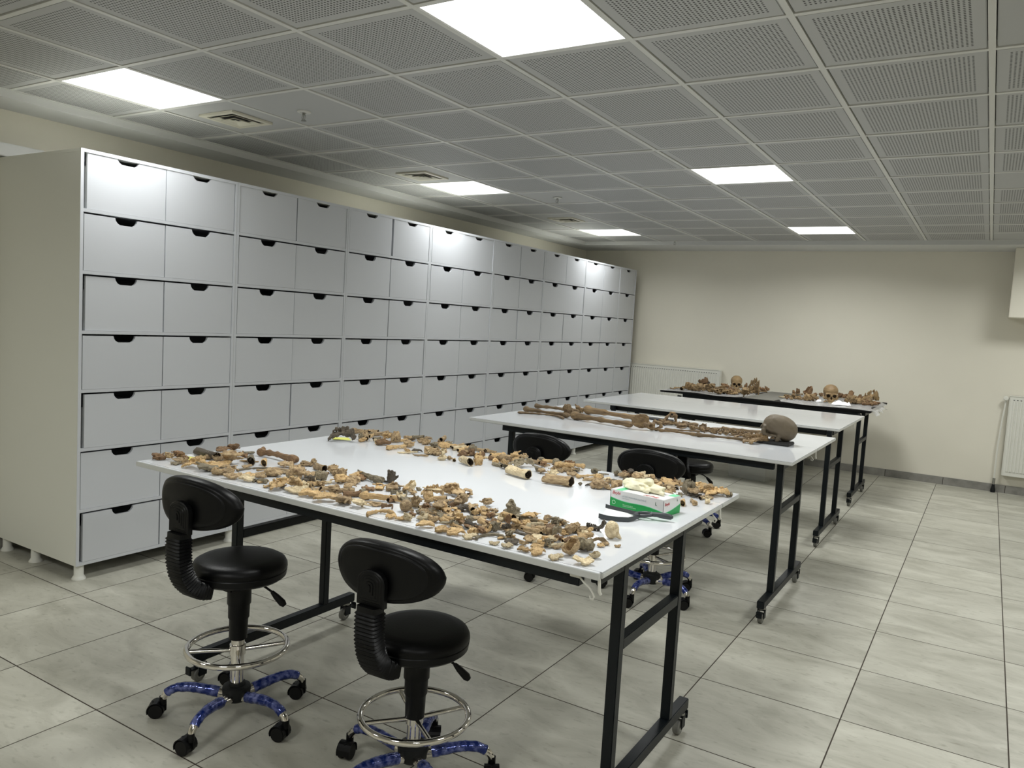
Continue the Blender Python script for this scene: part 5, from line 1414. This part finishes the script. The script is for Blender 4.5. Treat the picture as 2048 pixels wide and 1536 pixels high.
        F = NZ(D(U(*es, k=.05), ell((u(-.1, .2), u(-.2, .2), .27), (.12, .08, .14)), ell((.38, u(-.1, .1), .08), (.14, .09, .10)), k=.02), .022, 12, sd); B = ((-.56, -.45, -.4), (.56, .45, .4)); res = 34
    elif kind == 'h' or kind == 'H':    # big ankle lump with pulley grooves
        F = NZ(D(U(ell((-.05, .1, .04), (.3, .14, .25)), ell((-.05, -.1, .04), (.3, .14, .25)), ell((.25, 0, -.06), (.2, .16, .13)), ell((-.3, .02, -.05), (.17, .2, .16)), k=.05), ell((.05, 0, .33), (.3, .07, .14)), cap((.12, -.3, -.12), (.16, .3, -.14), .05), ell((-.16, -.26, .05), (.10, .08, .10)), k=.03), .014, 13, sd); B = ((-.55, -.4, -.35), (.55, .4, .4)); res = 42
    elif kind == 'r':    # rib / curved rod
        bend = (.10, .16, .24)[sd % 3]; pts = [(.47 * math.sin(a) / math.sin(1.2), bend * (1 - (a / 1.2) ** 2) * 2, .01 * math.sin(3 * a)) for a in [-1.2 + .3 * i for i in range(9)]]
        F = NZ(U(chain(pts, [.045, .032, .028, .027, .028, .03, .033, .036, .028], .02, .85), ell(pts[0], (.055, .045, .045)), k=.03), .004, 14, sd); B = ((-.56, -.12, -.1), (.56, .62, .1)); res = 56
    elif kind == 'p':    # splinter
        c1, c2, ph = u(.02, .1), u(.5, 1.2), u(0, 6)
        def f(X, Y, Z):
            wd = .115 * (1 - np.abs(X * 1.9 - c1) ** 2.2) + .018 * np.sin(13 * X + ph); return np.maximum(np.maximum(np.abs(Y - .05 * np.sin(4 * X + ph)) - wd, np.abs(Z + c2 * Y * Y * 2 - .02 * np.sin(5 * X)) - .036), np.abs(X) - .49)
        F = NZ(f, .008, 15, sd); B = ((-.56, -.22, -.14), (.56, .22, .14)); res = 50
    elif kind == 'c':    # shoulder blade
        def blade(X, Y, Z):
            wd = np.interp(X, [-.5, -.4, -.1, .2, .34, .5], [.16, .27, .24, .09, .07, .07]); return np.maximum(np.maximum(np.abs(Y - .03 * np.sin(6 * X)) - wd, np.abs(Z + .25 * (X - .1) ** 2 + .15 * Y * Y) - .022), -X - .47 - .03 * np.sin(14 * Y))
        F = NZ(U(blade, cap((.2, 0, 0), (.42, 0, .01), .06, .085), chain([(-.38, .05, .02), (0, .02, .08), (.25, .03, .09)], [.02, .03, .035], .03), ell((.44, 0, .0), (.05, .10, .075)), k=.03), .008, 13, sd); B = ((-.55, -.34, -.2), (.55, .34, .2)); res = 52
    elif kind == 'q':    # hip bone
        def ilium(X, Y, Z): 
            rad = np.sqrt(((X + .22) / 1.05) ** 2 + ((Z - .12) / 1.0) ** 2); return np.maximum(rad - .27 - .02 * np.sin(5 * np.arctan2(Z, X)), np.abs(Y - .35 * (X + .2) * (Z) - .04) - .028)
        F = NZ(D(U(ilium, cap((-.1, 0, 0), (.08, 0, -.04), .07, .10), ell((.09, 0, -.04), (.12, .11, .12)), chain([(.12, 0, .02), (.25, .0, .12), (.40, 0, .10), (.42, 0, -.04), (.30, 0, -.16), (.14, 0, -.14)], [.05, .035, .035, .045, .055, .06], .03), k=.04), ell((.09, -.11, -.03), (.07, .08, .07)), k=.02), .008, 13, sd); B = ((-.52, -.22, -.3), (.52, .22, .46)); res = 54
    elif kind == 'a':    # upright triangular arch
        F = NZ(U(chain([(-.36, 0, -.30), (-.16, 0, .05), (.04, 0, .36), (.20, 0, .32), (.30, 0, .0), (.34, 0, -.28), (.1, 0, -.26), (-.36, 0, -.30)], [.11, .07, .06, .06, .055, .10, .09, .11], .04, 1.0), ell((-.1, 0, -.22), (.3, .12, .13)), k=.05), .012, 11, sd); B = ((-.6, -.25, -.46), (.56, .25, .5)); res = 44
    elif kind == 'j':    # jaw half with teeth
        F = U(chain([(-.44, 0, -.02), (-.1, 0, 0), (.2, 0, .02), (.33, 0, .10), (.40, .0, .30)], [.05, .07, .07, .08, .045], .04, 1.0), chain([(.33, .0, .1), (.46, 0, .22)], [.06, .05]), *[bx((-.36 + .095 * i, 0, .085 + .01 * (i % 2)), (.035, .035, .05), .02) for i in range(5)], k=.02)
        F = NZ(D(F, ell((.36, .07, .12), (.08, .04, .09))), .008, 13, sd); B = ((-.55, -.16, -.16), (.55, .16, .42)); res = 50
    elif kind == 'b':    # bowl-shaped shell
        cut = u(.0, .14); ph = u(0, 6); tl = u(.4, .9)
        def f(X, Y, Z):
            rad = np.sqrt(X ** 2 + (Y * 1.15) ** 2 + (Z * 1.1) ** 2); th = np.arctan2(Y, X)
            return np.maximum(np.abs(rad - .40) - .038, (Z * math.cos(tl) - X * math.sin(tl)) - cut - .05 * np.sin(3 * th + ph) - .03 * np.sin(7 * th))
        F = NZ(f, .010, 12, sd); B = ((-.5, -.45, -.45), (.5, .45, .45)); res = 42
    elif kind == 'o':    # small skull dome
        F = NZ(D(U(ell((-.05, 0, .05), (.36, .33, .34)), cap((.2, 0, -.12), (.42, 0, -.26), .13, .05), ell((-.1, 0, -.18), (.2, .2, .12)), k=.06), ell((.26, .16, -.02), (.09, .07, .09)), ell((.26, -.16, -.02), (.09, .07, .09)), ell((-.2, 0, -.34), (.1, .1, .08)), k=.02), .008, 11, sd); B = ((-.5, -.42, -.42), (.52, .42, .45)); res = 42
    else:                # x: rugged rock-like fragment
        F = NZ(U(ell((-.08, 0, .12), (.2, .2, .36)), ell((.12, .05, -.12), (.28, .22, .2)), cap((.1, 0, -.1), (.46, .02, -.24), .12, .03), ell((-.16, .02, -.16), (.22, .2, .16)), k=.06), .035, 11, sd); B = ((-.5, -.4, -.4), (.55, .4, .56)); res = 42
    if kind in 'kvhxLsbcqj': F = NZ(NZ(F, .010, 26, sd + 50), .0055, 48, sd + 90); res = int(res * 1.3)
    V, Q = nets(F, B[0], B[1], res)
    rotm = {'v': u(-1.2, 1.2), 'k': u(-.4, .4)}.get(kind, 0)
    if kind == 'v' and sd % 2: rotm += PI / 2
    ca, sa = math.cos(rotm), math.sin(rotm); V = V @ np.array([[1, 0, 0], [0, ca, sa], [0, -sa, ca]])
    mn, mx = V.min(0), V.max(0)
    inner = None
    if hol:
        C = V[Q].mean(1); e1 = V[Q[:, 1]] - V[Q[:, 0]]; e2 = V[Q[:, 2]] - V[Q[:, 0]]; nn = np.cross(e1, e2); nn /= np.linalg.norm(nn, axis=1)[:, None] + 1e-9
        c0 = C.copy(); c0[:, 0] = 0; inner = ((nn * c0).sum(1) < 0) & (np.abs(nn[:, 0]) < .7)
    V = (V - (mn + mx) / 2) / (mx - mn); V[:, 2] += .5
    me = bpy.data.meshes.new('bone'); me.from_pydata(V.tolist(), [], Q.tolist())
    me.polygons.foreach_set('use_smooth', [True] * len(Q))
    return me, inner
TPL = {}
def bone_mesh(kind, var, col):
    key = (kind, var)
    if key not in TPL: TPL[key] = make(kind, var)
    k2 = (kind, var, col)
    if k2 not in TPL:
        me, inner = TPL[key]; m2 = me.copy(); m2.materials.append(M['bone_' + col])
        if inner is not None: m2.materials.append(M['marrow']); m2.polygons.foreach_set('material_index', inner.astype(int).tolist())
        TPL[k2] = m2
    return TPL[k2]
NV = {'t': 5, 'L': 4, 'f': 3, 's': 9, 'v': 9, 'k': 13, 'h': 2, 'r': 3, 'p': 4, 'c': 2, 'q': 2, 'j': 2, 'b': 3, 'o': 2, 'x': 1, 'a': 1}
KN = {'t': 'bone_shaft', 'L': 'bone_half', 'f': 'long_bone', 's': 'bone_shard', 'v': 'vertebra', 'k': 'bone_knuckle', 'h': 'ankle_bone', 'r': 'rib_bone', 'p': 'bone_splinter', 'c': 'shoulder_blade', 'q': 'hip_bone', 'j': 'jaw_bone', 'b': 'bone_bowl', 'o': 'skull_dome', 'x': 'rugged_bone', 'a': 'hip_bone'}
KD = {'t': 'hollow bone tube', 'L': 'bone half', 'f': 'complete long bone', 's': 'flat bone shard', 'v': 'broken vertebra', 'k': 'bone knuckle', 'h': 'lumpy bone', 'r': 'curved rib', 'p': 'bone splinter', 'c': 'shoulder blade piece', 'q': 'hip bone', 'j': 'jaw piece', 'b': 'bone bowl', 'o': 'small skull dome', 'x': 'rugged bone', 'a': 'hip bone'}
CD = {'t': 'tan', 'p': 'pale', 'y': 'yellow', 'g': 'grey', 'd': 'dark', 'r': 'brown', 'm': 'brown', 'o': 'golden'}
ZD = {'f': 'in the near scatter', 'r': "in the first table's rear heap", 's': 'in the laid-out skeleton', 't': 'on the black-topped table'}
ZG = {'f': 'bones in the near scatter of the front table', 'r': 'bones in the rear heap of the front table', 's': 'bones of the laid-out skeleton', 't': 'bones of the two far skeleton heaps'}
ORD = 'first second third fourth fifth sixth seventh eighth ninth tenth eleventh twelfth thirteenth fourteenth fifteenth sixteenth seventeenth eighteenth nineteenth twentieth'.split()
rows = []
for ln in BONES.strip().splitlines():
    p = ln.split(' '); rows.append([p[0], p[1]] + [float(v) for v in p[2:8]] + [p[8], ' '.join(p[9:])])
cntr = {}
UPS = set()
for r_ in rows:
    r_.append(r_[9] == '^'); r_[9] = r_[9].replace('^', '')
for i in sorted(range(len(rows)), key=lambda i: rows[i][2]):
    z, k, c = rows[i][0], rows[i][1], rows[i][8]
    if not rows[i][9]: cntr.setdefault((z, k, c), []).append(i)
for (z, k, c), L_ in cntr.items():
    for n_, i in enumerate(L_):
        o_ = ORD[n_] if n_ < 20 else (['twenty', 'thirty', 'forty'][(n_ - 20) // 10] + '-' + ORD[(n_ - 20) % 10] if n_ % 10 != 9 else ['thirtieth', 'fortieth', 'fiftieth'][(n_ - 20) // 10])
        rows[i][9] = ('%s %s, the only one of its colour %s' % (CD[c], KD[k], ZD[z])) if len(L_) == 1 else ('%s %s, %s from the left %s' % (CD[c], KD[k], o_, ZD[z]))
rb = random.Random(77); cnt = {}; placed = []
for z, k, x, y, yaw, L_, W_, H_, col, lab, up in rows:
    var = cnt.get(k, 0); cnt[k] = var + 1; line = k in 'tLfrp' 
    var = var % NV[k]; me = bone_mesh(k, var, col)
    o = bpy.data.objects.new(KN[k], me); COL.objects.link(o)
    if L_ < .012: L_ = .012
    zt = ZT + (.0045 if z == 't' else 0)
    if k == 's': H_ = max(.006, min(H_, .30 * L_)); W_ = max(W_, .72 * L_)
    elif k in 'tLf': H_ = max(H_, .12 * L_ if k != 'f' else .09 * L_); W_ = max(W_, H_ * (1.25 if k == 'f' else 1.05)) 
    elif k == 'r': W_ = max(.06 * L_, (.28 if L_ > .12 else .5) * L_) if W_ < .5 * L_ else W_; H_ = max(.006, min(H_, .02))
    elif k == 'p': H_ = max(.004, min(H_, .012)); W_ = max(W_, .14 * L_)
    else: H_ = max(H_, .38 * L_)
    # settle on lower bones already placed near by
    lift = 0.0
    if k in 'rp' and z in 'fr' and line:
        for (qx, qy, qr, qh) in placed:
            if math.hypot(x - qx, y - qy) < qr * .6: lift = max(lift, qh * .55)
    if up:
        for (qx, qy, qr, qh) in placed:
            if math.hypot(x - qx, y - qy) < qr * .7: lift = max(lift, qh * .6)
    placed.append((x, y, max(L_, W_) / 2, H_ + lift))
    if not (k in 'tLfrp' and yaw not in (.56,)) and k != 'p': yaw = yaw + rb.uniform(-.5, .5) * (.2 if k in 'qa' else 1)
    ry = rb.uniform(-.05, .05) if lift else 0
    rx = {'s': .24, 'c': .16, 'b': .2}.get(k, 0) * rb.uniform(.5, 1.2) if z in 'fr' else 0; lift += abs(rx) * W_ * .42
    if rx: yaw = .56 + rb.uniform(-.5, .5)
    o.location = (x, y, zt + max(0, lift)); o.rotation_euler = (rx, ry, yaw + (PI if (k == 'L' and 0) else 0)); o.scale = (L_, W_, H_)
    tag(o, lab, 'bone', ZG[z])
# ------------------------------------------------------------------ human skulls
def skull_mesh(col, seed, jawless=True):
    cr = U(ell((-.020, 0, .030), (.092, .070, .064)), ell((.030, 0, .022), (.052, .058, .056)), ell((-.05, 0, .0), (.055, .058, .045)), k=.02)
    face = U(bx((.052, 0, -.040), (.022, .034, .030), .016), ell((.060, 0, -.062), (.026, .026, .020)), cap((.066, .048, -.020), (.062, .050, -.042), .012), cap((.066, -.048, -.020), (.062, -.050, -.042), .012), cap((.075, .015, .004), (.068, .046, .000), .010), cap((.075, -.015, .004), (.068, -.046, .000), .010), cap((.080, 0, -.002), (.088, 0, -.018), .006, .005), k=.012)
    zyg = [chain([(.062, s * .050, -.036), (.030, s * .064, -.034), (-.004, s * .064, -.026)], [.007, .0055, .007]) for s in (1, -1)]
    mst = [ell((-.022, s * .052, -.040), (.014, .012, .020)) for s in (1, -1)]
    S_ = U(cr, face, *zyg, *mst, k=.009)
    orb = [ell((.082, s * .029, -.014), (.030, .0185, .0165)) for s in (1, -1)]
    nas = U(ell((.086, 0, -.040), (.026, .0105, .013)), ell((.086, 0, -.030), (.022, .006, .012)), k=.006)
    tmp_ = [ell((.040, s * .068, -.012), (.024, .014, .026)) for s in (1, -1)]
    S_ = D(S_, *orb, nas, *tmp_, ell((-.035, 0, -.07), (.03, .03, .035)), k=.004)
    V, Q = nets(NZ(S_, .0006, 130, seed), (-.12, -.08, -.09), (.10, .08, .10), 88)
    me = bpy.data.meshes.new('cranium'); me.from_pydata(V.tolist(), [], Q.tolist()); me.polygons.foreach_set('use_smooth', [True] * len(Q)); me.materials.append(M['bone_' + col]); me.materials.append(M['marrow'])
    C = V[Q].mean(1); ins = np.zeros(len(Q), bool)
    for o_ in orb + [nas]: ins |= (np.abs(o_(C[:, 0], C[:, 1], C[:, 2])) < .0022) & (C[:, 0] < .071)  # shade painted into the depths of eye sockets and nose opening
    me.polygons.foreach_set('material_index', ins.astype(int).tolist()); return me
def skull(loc, rot, col, seed, lab, sc=1.0):
    t = bpy.data.objects.new('human_skull', None); COL.objects.link(t); t.empty_display_size = .05; t.location = loc; t.rotation_euler = rot; t.scale = (sc,) * 3; tag(t, lab, 'skull', 'human skulls')
    link('cranium', skull_mesh(col, seed), t)
    mb = MB().mt('tooth')
    for i in range(10):
        a = (i - 4.5) * .27; mb.box(.060 + .026 * math.cos(a) - .0035, .060 + .026 * math.cos(a) + .0025, .024 * math.sin(a) - .0028, .024 * math.sin(a) + .0028, -.088, -.074, .001)
    tag(mb.obj('upper_teeth', t), kind='stuff')
    return t
# far skulls sit on their base on the sheet, faces turned to the camera
skull((-2.60, 9.46, ZT + .088 - .008 + .010), (0, -.02, math.radians(-72)), 'o', 3, 'golden skull facing the camera in the far left skeleton heap', .98)
skull((-1.43, 8.93, ZT + .088 + .012), (0, .03, math.radians(-74)), 'o', 5, 'golden skull facing the camera in the far right skeleton heap', 1.08)
skull((-1.125, 5.11, ZT + .020 + .067), (0, math.radians(-17), math.radians(194)), 'n', 9, 'dark brown skull resting on the slate slab, face towards the skeleton', 1.10)
# ------------------------------------------------------------------ crumpled glove on the carton
def gl():
    f = U(ell((-.035, .0, .012), (.050, .036, .013), .15), ell((-.035, .012, .026), (.026, .012, .018), .5), ell((-.055, .004, .02), (.03, .03, .010), -.4), ell((.015, .005, .010), (.055, .028, .010), .2), chain([(-.03, .015, .03), (.01, .01, .034), (.04, .0, .02)], [.006, .009, .005]), chain([(.0, -.005, .012), (.05, -.012, .012), (.088, -.02, .006)], [.012, .010, .007]), chain([(.0, .01, .014), (.045, .008, .016), (.075, .002, .008)], [.012, .010, .008]), chain([(.0, .018, .01), (.04, .024, .012), (.06, .02, .006)], [.011, .009, .007]), chain([(-.04, -.012, .012), (-.085, -.006, .014), (-.09, .004, .02)], [.014, .009, .004]), chain([(-.02, -.02, .010), (.03, -.035, .006)], [.010, .007]), k=.008)
    V, Q = nets(NZ(NZ(D(f, cap((-.08, .0, .036), (.06, -.018, .026), .006), cap((-.06, .022, .04), (.05, .014, .03), .004), cap((-.04, -.016, .03), (.0, -.03, .02), .004), k=.004), .0022, 110, 4), .0006, 300, 9), (-.11, -.06, -.01), (.11, .06, .06), 110); V[:, 2] = np.maximum(V[:, 2], 0)
    me = bpy.data.meshes.new('latex_glove'); me.from_pydata(V.tolist(), [], Q.tolist()); me.polygons.foreach_set('use_smooth', [True] * len(Q)); me.materials.append(M['glove']); return me
g_ = link('latex_glove', gl(), None, (-1.080, 2.785, ZT + gh + .0006)); g_.rotation_euler = (0, 0, math.radians(-10)); tag(g_, 'cream latex glove crumpled on top of the green and white carton', 'glove')
